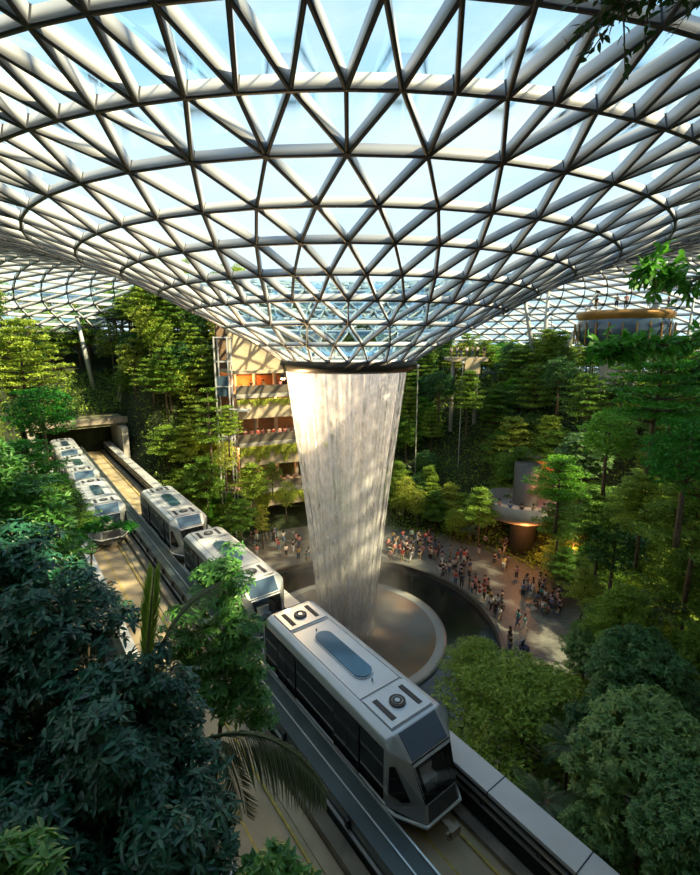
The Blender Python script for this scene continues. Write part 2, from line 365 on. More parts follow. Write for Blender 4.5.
# ------------------------------------------------------------------ waterfall
def wr(z):   # radius of the falling sheet
    h = (-1.9-z)/23.1; return 4.76-2.95*h+.5*h*h
def water_mat(name, dens, seed):
    m = bpy.data.materials.new(name); m.use_nodes = True; nt = m.node_tree; nt.nodes.remove(nt.nodes['Principled BSDF']); out = nt.nodes['Material Output']
    uv = nt.nodes.new('ShaderNodeUVMap'); uv.uv_map = 'fall'
    def noise(sx, sy, det, loc):
        mp = nt.nodes.new('ShaderNodeMapping'); mp.inputs['Scale'].default_value = (sx, sy, 1); mp.inputs['Location'].default_value = (loc, loc*2.3, seed)
        n = nt.nodes.new('ShaderNodeTexNoise'); n.inputs['Scale'].default_value = 1; n.inputs['Detail'].default_value = det
        nt.links.new(uv.outputs[0], mp.inputs[0]); nt.links.new(mp.outputs[0], n.inputs['Vector']); return n.outputs['Fac']
    a = noise(95, 1.2, 3, 1.7); bq = noise(75, 26, 4, 5.1); c = noise(9, 2.2, 2, 9.3)
    def math_(op, x, y, cl=False):
        q = nt.nodes.new('ShaderNodeMath'); q.operation = op; q.use_clamp = cl
        for i, v in enumerate((x, y)):
            if isinstance(v, (int, float)): q.inputs[i].default_value = v
            else: nt.links.new(v, q.inputs[i])
        return q.outputs[0]
    s = math_('ADD', math_('MULTIPLY', math_('SUBTRACT', a, .5), 2.3), math_('MULTIPLY', math_('SUBTRACT', bq, .5), 1.5))
    s = math_('ADD', s, math_('MULTIPLY', math_('SUBTRACT', c, .5), .5)); s = math_('ADD', s, dens, True)
    df = nt.nodes.new('ShaderNodeBsdfDiffuse'); df.inputs[0].default_value = (.92, .91, .92, 1)
    tl = nt.nodes.new('ShaderNodeBsdfTranslucent'); tl.inputs[0].default_value = (.92, .91, .92, 1)
    m1 = nt.nodes.new('ShaderNodeMixShader'); m1.inputs[0].default_value = .5; nt.links.new(df.outputs[0], m1.inputs[1]); nt.links.new(tl.outputs[0], m1.inputs[2])
    tr = nt.nodes.new('ShaderNodeBsdfTransparent'); m2 = nt.nodes.new('ShaderNodeMixShader')
    nt.links.new(s, m2.inputs[0]); nt.links.new(tr.outputs[0], m2.inputs[1]); nt.links.new(m1.outputs[0], m2.inputs[2])
    nt.links.new(m2.outputs[0], out.inputs['Surface']); return m
def sheet(name, dr, dens, seed, parent):
    nz_, na2 = 60, 192; vs = []; fs = []; uvs = []
    for i in range(nz_+1):
        z = -1.9-23.5*(i/nz_)
        for k in range(na2):
            a = 2*PI*k/na2; r = wr(z)+dr+.035*math.sin(a*23+seed)+.02*math.sin(a*61+i*.1)
            vs.append((r*math.cos(a), r*math.sin(a), z-GZ))
    for i in range(nz_):
        for k in range(na2):
            k2 = (k+1) % na2; fs.append((i*na2+k, i*na2+k2, (i+1)*na2+k2, (i+1)*na2+k))
            uvs += [(k/na2, i/nz_), ((k+1)/na2, i/nz_), ((k+1)/na2, (i+1)/nz_), (k/na2, (i+1)/nz_)]
    mb = MB(); mb.add(vs, fs); me = mb.mesh(name, water_mat(name, dens, seed), True)
    l = me.uv_layers.new(name='fall'); l.data.foreach_set('uv', np.array(uvs, dtype=np.float32).ravel())
    return link(name, me, parent)
fall = empty('waterfall', (AX-.2, AY, GZ)); tag(fall, 'tall tapering waterfall dropping from the roof oculus into the pool', 'waterfall')
sheet('outer_curtain', 0, .38, 3.1, fall); sheet('inner_curtain', -.5, .30, 8.7, fall)
# mist round the foot of the fall
mb = MB(); mb.lathe([(.01, .1), (5.5, .15), (6.6, 1.0), (6.2, 3.0), (5.0, 7), (3.9, 12), (.01, 13)], (0, 0, 0), 48)
mv = bpy.data.materials.new('water mist'); mv.use_nodes = True; nt = mv.node_tree; nt.nodes.remove(nt.nodes['Principled BSDF'])
vsn = nt.nodes.new('ShaderNodeVolumeScatter'); vsn.inputs['Density'].default_value = .075; vsn.inputs['Color'].default_value = (1, .97, .94, 1); vsn.inputs['Anisotropy'].default_value = .2
tc = nt.nodes.new('ShaderNodeTexCoord'); sx = nt.nodes.new('ShaderNodeSeparateXYZ'); nt.links.new(tc.outputs['Object'], sx.inputs[0])
def _mm(op, x, y, cl=False):
    q = nt.nodes.new('ShaderNodeMath'); q.operation = op; q.use_clamp = cl
    for i_, v_ in enumerate((x, y)):
        if isinstance(v_, (int, float)): q.inputs[i_].default_value = v_
        else: nt.links.new(v_, q.inputs[i_])
    return q.outputs[0]
rr = _mm('POWER', _mm('ADD', _mm('MULTIPLY', sx.outputs[0], sx.outputs[0]), _mm('MULTIPLY', sx.outputs[1], sx.outputs[1])), .5)
fr = _mm('SUBTRACT', 1.0, _mm('DIVIDE', rr, _mm('SUBTRACT', 6.4, _mm('MULTIPLY', sx.outputs[2], .2))), True); fz_ = _mm('SUBTRACT', 1.0, _mm('DIVIDE', sx.outputs[2], 13.0), True)
nt.links.new(_mm('MULTIPLY', _mm('MULTIPLY', fr, fz_), .34), vsn.inputs['Density'])
nt.links.new(vsn.outputs[0], nt.nodes['Material Output'].inputs['Volume'])
mist = mb.build('mist', mv, None, loc=(AX, AY, GZ)); tag(mist, 'pale mist rising round the foot of the waterfall', 'mist', kind='stuff'); fix(mist.data)
# ------------------------------------------------------------------ guideway
SA, SB = -24, 60
g = empty('rail_guideway', trk(0, 0, 0)); tag(g, 'elevated concrete guideway carrying two tracks past the waterfall', 'guideway')
gx, gy, _ = trk(0, 0)
def gpart(name, profs, m, s0=SA, s1=SB, n=1):
    mb = MB()
    for p in profs: mb.extr(p, s0, s1, n)
    o = mb.build(name, m, g); o.location = (-gx, -gy, 0); fix(o.data); return o
def rect(u0, u1, z0, z1): return [(u0, z0), (u1, z0), (u1, z1), (u0, z1)]
gpart('deck', [rect(-5.2, 3.2, DECK-1.1, DECK-.25)], CONCG)
gpart('running_deck', [rect(.15, 1.05, DECK-.25, DECK+.02), rect(1.05, 2.05, DECK-.25, DECK-.06), rect(2.05, 2.35, DECK-.25, DECK), rect(-4.6, -3.6, DECK-.25, DECK+.02), rect(-3.6, -2.5, DECK-.25, DECK-.06), rect(-2.5, -2.05, DECK-.25, DECK)], CONC)
gpart('guide_kerb', [rect(2.05, 2.4, DECK, DECK+.16), rect(-2.0, -1.55, DECK-.2, DECK+.30), rect(-.35, .05, DECK-.2, DECK+.02)], KERB)
for u in (.72, 1.72, -2.72, -3.9): gpart('yellow_line', [rect(u-.04, u+.04, DECK-.04, DECK+.026)], YEL)
mbm = gpart('middle_beam', [rect(-1.4, -.42, DECK-.3, DECK+1.12)], BEAMTOP)
gpart('cable_cover', [rect(-.95, -.90, DECK+1.12, DECK+1.17), rect(-.42, -.36, DECK+.95, DECK+1.17)], RAILM)
gpart('parapet', [[(2.75, DECK-.9), (3.15, DECK-.9), (3.15, DECK+1.2), (2.75, DECK+1.2)]], DARKM)
gpart('parapet_capping', [rect(2.62, 3.55, DECK+1.2, DECK+1.34)], PARA)
gpart('side_parapet', [rect(-5.3, -5.0, DECK-.9, DECK+1.1)], CONCG)
gpart('side_capping', [rect(-5.4, -4.9, DECK+1.1, DECK+1.22)], PARA)
for u, z in ((2.62, .95), (2.62, .6), (-.30, .7), (-1.48, .6)):
    gpart('conductor_rail', [rect(u-.05, u+.04, DECK+z, DECK+z+.07)], RAILM)
mb = MB(); mb.box((0, 0, 0), (.12, .16, .5)); me_b = mb.mesh('rail_bracket', DARKM)
for k in range(40):
    for u in (2.66, -1.45):
        x, y, z = trk(SA+1+k*2.1, u, DECK+.75); o = link('rail_bracket', me_b, g, (x-gx, y-gy, z)); o.rotation_euler.z = TH
mb = MB(); mb.box((0, 0, 0), (.96, .03, .16)); me_b = mb.mesh('capping_joint', DARKM)
for k in range(28):                                         # joints in the capping
    x, y, z = trk(SA+1.4+k*3.0, 3.08, DECK+1.272); o = link('capping_joint', me_b, g, (x-gx, y-gy, z)); o.rotation_euler.z = TH
for s in (-18, -4, 10, 24, 38, 52):
    x, y, _ = trk(s, -1); zg = min(ground(x, y), GZ-.3 if math.hypot(x-AX, y-AY) < 27 else 0)
    mb = MB(); mb.box((x, y, (zg-.2+DECK-1.6)/2), (1.4, 1.4, DECK-1.6-zg+.2), TH); mb.box((x, y, DECK-1.35), (6, 1.7, .5), TH)
    o = mb.build('pier', CONCG, g); o.location = (-gx, -gy, 0)
# ------------------------------------------------------------------ train car
PANE = bpy.data.materials.new('tinted windscreen'); PANE.use_nodes = True; nt = PANE.node_tree; nt.nodes.remove(nt.nodes['Principled BSDF'])
_t = nt.nodes.new('ShaderNodeBsdfTransparent'); _t.inputs[0].default_value = (.72, .74, .75, 1); _g = nt.nodes.new('ShaderNodeBsdfGlossy'); _g.inputs['Roughness'].default_value = .03
_m = nt.nodes.new('ShaderNodeMixShader'); _m.inputs[0].default_value = .10; nt.links.new(_t.outputs[0], _m.inputs[1]); nt.links.new(_g.outputs[0], _m.inputs[2]); nt.links.new(_m.outputs[0], nt.nodes['Material Output'].inputs['Surface'])
def make_car():
    root = empty('train_car')
    RZ, RE = 3.70, 3.60
    A_ = (1.04, 4.30, RZ); B_ = (1.28, 4.18, RE-.02); C_ = (.90, 5.00, 3.02); D_ = (.74, 5.52, 1.66); E_ = (.80, 5.66, .98)
    F_ = (1.40, 4.42, 3.36); G_ = (1.40, 4.42, .98); H_ = (1.28, 4.72, .98)
    mb = MB()
    # roof
    cx = [-1.28, -1.04, 0, 1.04, 1.28]; cz = [RE-.02, RZ, RZ, RZ, RE-.02]
    ys = [-4.30, -4.18, 4.18, 4.30]
    vs = []
    for j, y in enumerate((-1, 1)):
        yy = [4.18, 4.30, 4.30, 4.30, 4.18]
        vs += [(cx[i], y*yy[i], cz[i]) for i in range(5)]
    mb.add(vs, [(i, i+1, 6+i, 5+i) for i in range(4)], 1)
    def m(p, sx, sy): return (p[0]*sx, p[1]*sy, p[2])
    for sx in (1, -1):
        mb.add([(sx*1.28, -4.18, RE-.02), (sx*1.28, 4.18, RE-.02), (sx*1.40, 4.42, 3.36), (sx*1.40, -4.42, 3.36)], [(0, 1, 2, 3)], 0)
        mb.add([(sx*1.40, -4.42, 3.36), (sx*1.40, 4.42, 3.36), (sx*1.40, 4.42, .98), (sx*1.40, -4.42, .98)], [(0, 1, 2, 3)], 0)
        for sy in (1, -1):
            P = [m(q, sx, sy) for q in (A_, B_, C_, D_, E_, F_, G_, H_)]
            mb.add(P, [(0, 1, 5, 2), (5, 3, 2), (5, 6, 3), (6, 7, 3), (7, 4, 3)], 0)
    for sy in (1, -1):
        mb.add([m(A_, 1, sy), (0, 4.30*sy, RZ), m(A_, -1, sy), m(C_, -1, sy), m(C_, 1, sy)], [(0, 1, 2, 3, 4)], 0)
        mb.add([m(D_, 1, sy), m(D_, -1, sy), m(E_, -1, sy), m(E_, 1, sy)], [(0, 1, 2, 3)], 0)
    # floor
    pl = [m(G_, 1, 1), m(H_, 1, 1), m(E_, 1, 1), m(E_, -1, 1), m(H_, -1, 1), m(G_, -1, 1), m(G_, -1, -1), m(H_, -1, -1), m(E_, -1, -1), m(E_, 1, -1), m(H_, 1, -1), m(G_, 1, -1)]
    mb.add(pl, [tuple(range(12))], 0)
    body = mb.build('body', [SILVER, ROOFP], root); bm = bmesh.new(); bm.from_mesh(body.data)
    bmesh.ops.remove_doubles(bm, verts=bm.verts, dist=.002); bmesh.ops.recalc_face_normals(bm, faces=bm.faces); bm.to_mesh(body.data); bm.free()
    bv = body.modifiers.new('bevel', 'BEVEL'); bv.width = .05; bv.segments = 2; bv.limit_method = 'ANGLE'; bv.angle_limit = .25
    # black glass side bands, doors and seams
    for sx in (1, -1):
        mb = MB(); mb.poly([(sx*1.415, y, z) for y, z in ((-4.25, 1.12), (4.25, 1.12), (4.25, 3.30), (-4.25, 3.30))][::sx], .03)
        sw = mb.build('side_window', BLACKGL, root)
        for y0 in (-2.2, 2.2):
            d = MB(); d.box((sx*1.425, y0, 2.15), (.03, 1.5, 2.1)); dr = d.build('door', mat('black glazed door', (.02, .021, .024), .12, .2), root)
            h = MB(); h.box((sx*1.445, y0, 2.05), (.01, .03, 1.95)); h.box((sx*1.445, y0-.76, 2.05), (.012, .03, 2.0)); h.box((sx*1.445, y0+.76, 2.05), (.012, .03, 2.0)); h.build('door_seal', DARKM, dr)
        mb = MB(); mb.box((sx*1.42, 0, 1.02), (.05, 8.7, .1)); mb.build('side_sill', mat('white sill strip', (.7, .7, .68), .4), root)
    def inset(P, k=.12, off=.012, th=.02):
        """shrink polygon towards its centre and lift along outward normal"""
        P = [Vector(p) for p in P]; c = sum(P, Vector())/len(P); n = Vector()
        for i in range(len(P)): n += (P[i]-c).cross(P[(i+1) % len(P)]-c)
        n.normalize()
        if n.dot(c-Vector((0, c.y*.6, 2))) < 0: n = -n; P = P[::-1]
        return [c+(p-c)*(1-k)+n*(off+th) for p in P], th+.02
    for sy in (1, -1):
        lerp = lambda p, q, t: tuple(p[i]+(q[i]-p[i])*t for i in range(3))
        q = [m(A_, .88, sy), m(C_, .98, sy), m(C_, -.98, sy), m(A_, -.88, sy)]; P, th = inset(q, .08); b_ = MB(); b_.poly(P, th); b_.build('front_roof_panel', BLUEGL, root)
        q = [m(C_, 1, sy), m(D_, 1, sy), m(D_, -1, sy), m(C_, -1, sy)]; O4, _ = inset(q, .01, .0, .02); I4, _ = inset(q, .26, .0, .02); b_ = MB()
        for k in range(4):
            k2 = (k+1) % 4; b_.poly([O4[k], O4[k2], I4[k2], I4[k]], .06)
        ws = b_.build('windscreen', BLACKGL, root); fix(ws.data)
        b_ = MB(); b_.poly(I4); b_.build('windscreen_pane', PANE, ws)
        b_ = MB(); b_.box((.1, 4.95*sy, 1.62), (.75, .3, .5)); b_.box((.1, 4.78*sy, 2.0), (.7, .1, .5)); b_.build('front_console', mat('white console', (.8, .8, .78), .5), root)
        b_ = MB(); yy = 5.30*sy; b_.tube([(-.05, (5.56)*sy, 1.80), (.28, 5.42*sy, 2.2)], .014, 6); b_.build('wiper', RUBBER, ws)
        q = [m(D_, 1, sy), m(E_, 1, sy), m(E_, -1, sy), m(D_, -1, sy)]; P, th = inset(q, .16); b_ = MB(); b_.poly(P, th); fp = b_.build('front_grille', mat('dark grey grille', (.10, .105, .11), .45, .4), root)
        b_ = MB()
        for z in (1.2, 1.32, 1.44): b_.box((0, (5.60-(z-.98)*.16)*sy, z), (.7, .05, .03))
        b_.build('grille_bar', SILVER, fp)
        for sx in (1, -1):
            q = [m(F_, sx, sy), m(G_, sx, sy), m(D_, sx, sy)]
            q = [lerp(q[0], q[2], .18), lerp(q[0], q[1], .18), lerp(q[1], q[0], .22), lerp(q[1], q[2], .45), lerp(q[2], q[1], .28)]
            P, th = inset(q, .22); b_ = MB(); b_.poly(P, th); b_.build('corner_window', BLACKGL, root)
            b_ = MB(); b_.box((sx*.52, 5.60*sy, 1.12), (.2, .05, .1)); b_.build('headlamp', mat('headlamp lens', (.75, .75, .72), .15), root)
        # bumper lip and skirt
        b_ = MB(); pts = [(1.44, 4.3), (1.34, 4.78), (.80, 5.68), (-.80, 5.68), (-1.34, 4.78), (-1.44, 4.3)]
        b_.tube([(x, y*sy, .93) for x, y in pts], .065, 8); b_.build('bumper', mat('pale bumper lip', (.62, .64, .62), .35, .2), root, True)
        b_ = MB(); pts = [(1.25, 4.2), (1.15, 4.7), (.62, 5.35), (-.62, 5.35), (-1.15, 4.7), (-1.25, 4.2)]
        b_.poly([(x, y*sy, .9) for x, y in pts][::sy], .55); b_.build('front_skirt', mat('grey green skirt', (.16, .18, .17), .5, .2), root); 
        # coupler
        b_ = MB(); b_.box((0, 5.7*sy, .62), (.22, .9, .16)); b_.box((0, 6.12*sy, .62), (.42, .16, .34)); b_.box((.26, 6.1*sy, .70), (.16, .08, .1)); b_.tube([(-.3, 6.12*sy, .5), (.3, 6.12*sy, .5)], .04, 6)
        cp = b_.build('coupler', mat('cream coupler', (.30, .26, .20), .6, .3), root)
    # underframe and bogies
    b_ = MB(); b_.box((0, 0, .72), (2.3, 8.6, .42)); b_.build('underframe', DARKM, root)
    for y in (-3.3, 3.3):
        for x in (-.85, .85):
            b_ = MB(); b_.tube([(x-.14, y, .46), (x+.14, y, .46)], .44, 18); wh = b_.build('wheel', RUBBER, root); h = MB(); h.tube([(x-.16, y, .46), (x+.16, y, .46)], .2, 12); h.build('hub', SILVER, wh)
    # roof gear
    b_ = MB(); n = 24; hw, hl = .40, 1.7; P = []
    for k in range(n): a = PI*k/(n-1); P.append((hw*math.cos(a), hl-hw+hw*math.sin(a)))
    for k in range(n): a = PI+PI*k/(n-1); P.append((hw*math.cos(a), -(hl-hw)+hw*math.sin(a)))
    b_.poly([(x, y, RZ+.10) for x, y in P], .11); b_.build('roof_window', mat('blue roof window', (.05, .13, .20), .15, .3, coat=.5), root)
    b_ = MB(); b_.poly([(x*1.12, y*1.03, RZ+.05) for x, y in P], .05); b_.build('roof_window_frame', ROOFP, root)
    for y in (-3.35, 3.35):
        b_ = MB(); b_.poly([(-.95, y-.75, RZ+.06), (.95, y-.75, RZ+.06), (.95, y+.75, RZ+.06), (-.95, y+.75, RZ+.06)], .07); ac = b_.build('cooling_unit', ROOFP, root)
        b_ = MB(); b_.tube([(0, y, RZ+.04), (0, y, RZ+.14)], .30, 28); b_.build('cooling_fan', GRILL, ac)
        b_ = MB(); b_.tube([(0, y, RZ+.13), (0, y, RZ+.16)], .10, 16); b_.tube([(.2*math.cos(k*PI/4+.1), y+.2*math.sin(k*PI/4+.1), RZ+.145) for k in range(9)], .012, 5); b_.build('fan_hub', SILVER, ac)
        for x in (-.62, .62):
            b_ = MB(); b_.box((x, y, RZ+.065), (.20, 1.05, .04)); b_.build('vent_slot', GRILL, ac)
    b_ = MB()
    for y in (-2.45, 2.45, -4.15, 4.15): b_.box((0, y, RZ+.025), (1.9, .02, .03))
    for x in (-.97, .97): b_.box((x, 0, RZ+.01), (.02, 8.3, .03))
    for y in (-1.95, 1.95): b_.tube([(0, y, RZ), (0, y, RZ+.13)], .035, 8)
    b_.build('roof_seam', mat('seam grey', (.3, .31, .32), .5), root)
    return root
def children(o): return [c for c in bpy.data.objects if c.parent == o]
KIDS = {}
def reg(o):
    KIDS[o.name] = [reg(c) for c in children(o)]; return o
def copy_tree(o, parent=None):
    c = o.copy(); col.objects.link(c); c.parent = parent
    for ch in KIDS[o.name]: copy_tree(ch, c)
    return c
car0 = make_car(); reg(car0)
RZT = PI+TH
spec = [(-4.28, 1.25, 'silver white train car leading beside the waterfall, front nose fully in view', 'cars of the front train'),
        (7.72, 1.25, 'silver white train car coupled between the leading car and the rear car', 'cars of the front train'),
        (19.72, 1.25, 'silver white train car at the tail of the front train, above the palm spear', 'cars of the front train'),
        (26.3, -3.15, 'train car of the far train with leafy twigs across its nose', 'cars of the far train'),
        (38.5, -3.15, 'middle car of the far train on the track towards the tunnel', 'cars of the far train'),
        (50.4, -3.15, 'rear car of the far train, just out of the tunnel mouth', 'cars of the far train')]
for i, (s, u, lab, gr) in enumerate(spec):
    o = car0 if i == 0 else copy_tree(car0)
    o.location = trk(s, u, DECK+.02); o.rotation_euler = (0, 0, RZT); o.scale = (1, 1, .905); tag(o, lab, 'train car', gr)
#SECTION2
def atz(px, py, z):
    X = (px-350)/F; V = (437.5-py)/F
    d = np.array([X, CP+SP*V, -SP+CP*V]); return d*(z/d[2])
# ------------------------------------------------------------------ tunnel portal
g2 = empty('tunnel_portal', trk(58, 0, DECK)); tag(g2, 'concrete tunnel portal with a planted roof where both tracks disappear', 'tunnel')
px0, py0, pz0 = trk(58, 0, DECK)
def tpart(name, prof, s0, s1, m):
    mb = MB(); mb.extr(prof, s0, s1); o = mb.build(name, m, g2); o.location = (-px0, -py0, -DECK); fix(o.data); return o
tpart('roof_slab', rect(-6.8, 5.2, -11.5, -10.5), 55.5, 64, mat('mossy slab concrete', (.13, .13, .07), .9, 0, .3, 1.5))
tpart('slab_edge', rect(-7.0, 5.4, -11.1, -10.25), 55.2, 55.7, mat('pale slab edge', (.26, .23, .18), .8, 0, .2, 2))
tpart('side_wall', rect(4.1, 4.9, -18, -11.5), 53, 90, CONCG); tpart('side_wall', rect(-6.9, -6.1, -18, -11.5), 53, 90, CONCG)
tpart('middle_wall', rect(-1.3, -.7, -18, -11.5), 62, 90, CONCG)
tpart('tunnel_floor', rect(-6.9, 4.9, -17.6, DECK-.1), 60, 90, CONC)
tpart('end_wall', rect(-7, 5, -18, -10.5), 90, 90.5, DARKM)
# ------------------------------------------------------------------ trees
L_MID = leafmat('leaf mid green', (0.1028, 0.2227, 0.0242), (0.2912, 0.4715, 0.0564), .3)
L_DARK = leafmat('leaf dark green', (0.0377, 0.1176, 0.0335), (0.1100, 0.2747, 0.0733), .22)
L_YEL = leafmat('leaf yellow green', (0.1765, 0.3001, 0.0307), (0.4118, 0.5064, 0.0853), .35)
L_LIT = leafmat('leaf lit green', (0.1210, 0.2640, 0.0300), (0.2640, 0.4180, 0.0600), .3, objvar=0)
L_BRI = leafmat('leaf bright green', (0.0465, 0.2325, 0.0186), (0.1395, 0.465, 0.0465), .4)
L_BLUE = leafmat('leaf blue green', (0.0080, 0.0562, 0.0375), (0.0400, 0.1938, 0.1063), .15, .35, .6, .0)
L_FG = leafmat('leaf fresh green', (0.0392, 0.1819, 0.0353), (0.1373, 0.4278, 0.0686), .25, .38, .6, .0)
L_PALM = leafmat('palm leaflet', (0.0465, 0.1085, 0.0465), (0.124, 0.217, 0.093), .25, .4, .6, .1)
L_FROND = leafmat('grey green frond leaflet', (.16, .22, .12), (.36, .42, .27), .2, .35, .7, 0)
L_SPEAR = leafmat('young palm leaflet', (0.2015, 0.403, 0.0465), (0.403, 0.5, 0.093), .4, .4, .5, .05)
def trunk_mesh(pts, rad, branches=(), name='trunk'):
    mb = MB(); mb.tube(pts, rad, 8)
    for p, q, r in branches:
        mid = [(p[i]+q[i])/2 for i in range(3)]; mid[2] -= .12; mb.tube([p, mid, q], [r, r*.7, r*.35], 5)
    return mb.mesh(name, BARK, True)
def tree_layered(m, seed, name, ht=7., rad=2.7, tiers=7, per=75, L=.26):
    rg = random.Random(seed); C = []; R = []; br = []
    for t in range(tiers):
        f = t/(tiers-1); z = ht*(.42+.56*f); rr = rad*(1-.72*f**1.6)*(.85 if t == 0 else 1)
        nb = max(3, int(7*(1-f*.5)))
        for k in range(nb):
            a = 2*PI*(k+rg.random()*.7)/nb+t*1.1; e = rr*rg.uniform(.75, 1.1)
            tip = (e*math.cos(a), e*math.sin(a), z+rg.uniform(-.1, .25)); br.append(((0, 0, z-.5), tip, .05))
            for q in (.45, .72, 1.0):
                C.append((tip[0]*q+rg.uniform(-.2, .2), tip[1]*q+rg.uniform(-.2, .2), z-.15+q*.25+rg.uniform(-.1, .1))); s = rg.uniform(.55, .85)*rad/2.7; R.append((s, s, .20))
    C.append((0, 0, ht)); R.append((.5, .5, .3))
    t = trunk_mesh([(0, 0, -1), (.05, 0, ht*.4), (0, .05, ht*.75), (0, 0, ht)], [.16, .12, .08, .03], br)
    c = clump_leaves(np.array(C), np.array(R), per, L, L*.45, m=m, name=name)
    return t, c
def tree_bushy(m, seed, name, ht=6.5, rad=2.1, n=64, per=95, L=.26, whorl=1, cr=.7, lean=1.):
    rg = random.Random(seed); C = []; R = []; br = []; zc = ht*.62; rz = ht*.36
    for k in range(n):
        f = (k+.5)/n; ph = math.acos(1-1.75*f); a = k*2.39996; q = rg.uniform(.62, 1.0)
        p = (rad*q*math.sin(ph)*math.cos(a), rad*q*math.sin(ph)*math.sin(a), zc+rz*q*math.cos(ph)); C.append(p)
        s = cr*rg.uniform(.7, 1.15); R.append((s, s, s*.72))
        if k % 6 == 0: br.append(((0, 0, zc-rz*.6), p, .05))
    t = trunk_mesh([(0, 0, -1), (.08, .05, ht*.3), (0, 0, ht*.6), (0, 0, ht*.85)], [.17, .13, .08, .03], br)
    return t, clump_leaves(np.array(C), np.array(R), per, L, L*.42, m=m, name=name, whorl=whorl)
def frond_arrays(base, direc, length, droop, nl, ll, wl, rg, up=.6, hang=.25):
    """rachis curve and leaflet arrays of one feather palm frond"""
    d = Vector(direc).normalized(); pts = []; p = Vector(base); v = (d+Vector((0, 0, up))).normalized(); st = length/12
    for i in range(13):
        pts.append(p.copy()); v = (v+Vector((0, 0, -droop/12))).normalized(); p = p+v*st
    B = []; D = []; N = []; LL = []
    for i in range(nl):
        f = .12+.88*i/(nl-1); x = f*12; k = min(11, int(x)); q = pts[k].lerp(pts[k+1], x-k); tg = (pts[k+1]-pts[k]).normalized()
        side = (tg.cross(Vector((0, 0, 1))) if abs(tg.z) < .9 else tg.cross(Vector((.1, -1, 0)))).normalized(); upn = side.cross(tg)
        for sgn in (1, -1):
            dd = side*sgn*.8+tg*.55-Vector((0, 0, hang+rg.random()*.2)); B.append(q); D.append(dd); N.append(upn+side*sgn*.3)
            LL.append(ll*(.55+.45*math.sin(PI*min(1, f*1.0)))*rg.uniform(.85, 1.1))
    return pts, B, D, N, LL
def palm(m, seed, name, nf=13, length=2.4, trunk=3.2, ll=.6, nl=26):
    rg = random.Random(seed); Bs, Ds, Ns, Ls = [], [], [], []; mb = MB(); mb.tube([(0, 0, -1), (.1, 0, trunk*.5), (0, 0, trunk)], [.16, .13, .11], 8)
    for k in range(nf):
        a = 2*PI*k/nf+rg.random()*.4; P, B, D, N, L = frond_arrays((0, 0, trunk), (math.cos(a), math.sin(a), 0), length*rg.uniform(.8, 1.1), rg.uniform(1.2, 2.2), nl, ll, .05, rg, rg.uniform(.3, 1.6))
        mb.tube(P, [.03-.002*i for i in range(13)], 4); Bs += B; Ds += D; Ns += N; Ls += L
    Ls = np.array(Ls)
    return mb.mesh('trunk', BARK, True), leaves(name, np.array(Bs), np.array(Ds), np.array(Ns), Ls, Ls*.11, m, True)
def fanpalm(m, seed, name, nf=14, trunk=2.6):
    rg = random.Random(seed); Bs, Ds, Ns, Ls = [], [], [], []; mb = MB(); mb.tube([(0, 0, -1), (0, 0, trunk)], [.13, .10], 8)
    for k in range(nf):
        a = 2*PI*k/nf+rg.random()*.5; el = rg.uniform(-.1, 1.1); d = Vector((math.cos(a)*math.cos(el), math.sin(a)*math.cos(el), math.sin(el)))
        h = Vector((0, 0, trunk))+d*rg.uniform(.8, 1.3); mb.tube([(0, 0, trunk), h], [.025, .018], 4)
        side = d.cross(Vector((0, 0, 1))).normalized(); up = side.cross(d)
        for j in range(22):
            b = -2.1+4.2*j/21; dd = d*math.cos(b)+side*math.sin(b)-Vector((0, 0, .15)); Bs.append(h); Ds.append(dd); Ns.append(up); Ls.append(.75*(1-.12*abs(b)))
    Ls = np.array(Ls)
    return mb.mesh('trunk', BARK, True), leaves(name, np.array(Bs), np.array(Ds), np.array(Ns), Ls, Ls*.14, m, True)
PROTO = {
 'layered': [tree_layered(L_MID, 1, 'crown'), tree_layered(L_MID, 2, 'crown', 8, 2.4, 8), tree_layered(L_MID, 3, 'crown', 6, 3.0, 6)],
 'pale': [tree_layered(L_YEL, 4, 'crown', 7, 2.5, 7, 60), tree_bushy(L_YEL, 5, 'crown', 7.5, 1.8, 50, 70)],
 'bushy': [tree_bushy(L_DARK, 6, 'crown'), tree_bushy(L_MID, 7, 'crown', 7, 1.9, 60), tree_bushy(L_DARK, 8, 'crown', 5.5, 2.4, 60)],
 'bright': [tree_layered(L_BRI, 9, 'crown', 6, 2.6, 6, 95, .24), tree_bushy(L_BRI, 10, 'crown', 6, 2.1, 60)],
 'slender': [tree_layered(L_MID, 11, 'crown', 9.5, 1.7, 6, 60, .22), tree_bushy(L_YEL, 12, 'crown', 9.5, 1.25, 34, 70, .22)],
 'palm': [palm(L_PALM, 13, 'crown'), fanpalm(L_PALM, 14, 'crown')],
 'lit': [tree_layered(L_LIT, 15, 'crown', 7.2, 4.2, 8, 210, .20)],
 'nearDark': [tree_bushy(L_DARK, 16, 'crown', 9, 2.9, 130, 190, .26, 6, .66)],
 'nearMid': [tree_layered(L_MID, 17, 'crown', 8, 3.2, 9, 150, .22)],
}
WORDS = {'layered': 'green tree with flat tiered branches', 'pale': 'pale yellowish green tree', 'bushy': 'dark round bushy tree', 'bright': 'bright green leafy tree',
         'slender': 'slim tall tree with a small crown', 'palm': 'palm with spreading leaves', 'lit': 'broad tiered tree', 'nearDark': 'large dark tree', 'nearMid': 'broad mid green tiered tree'}
NAMES = {'layered': 'tiered_tree', 'pale': 'pale_tree', 'bushy': 'bushy_tree', 'bright': 'bright_tree', 'slender': 'slender_tree', 'palm': 'palm_tree', 'lit': 'tiered_tree', 'nearDark': 'bushy_tree', 'nearMid': 'tiered_tree'}
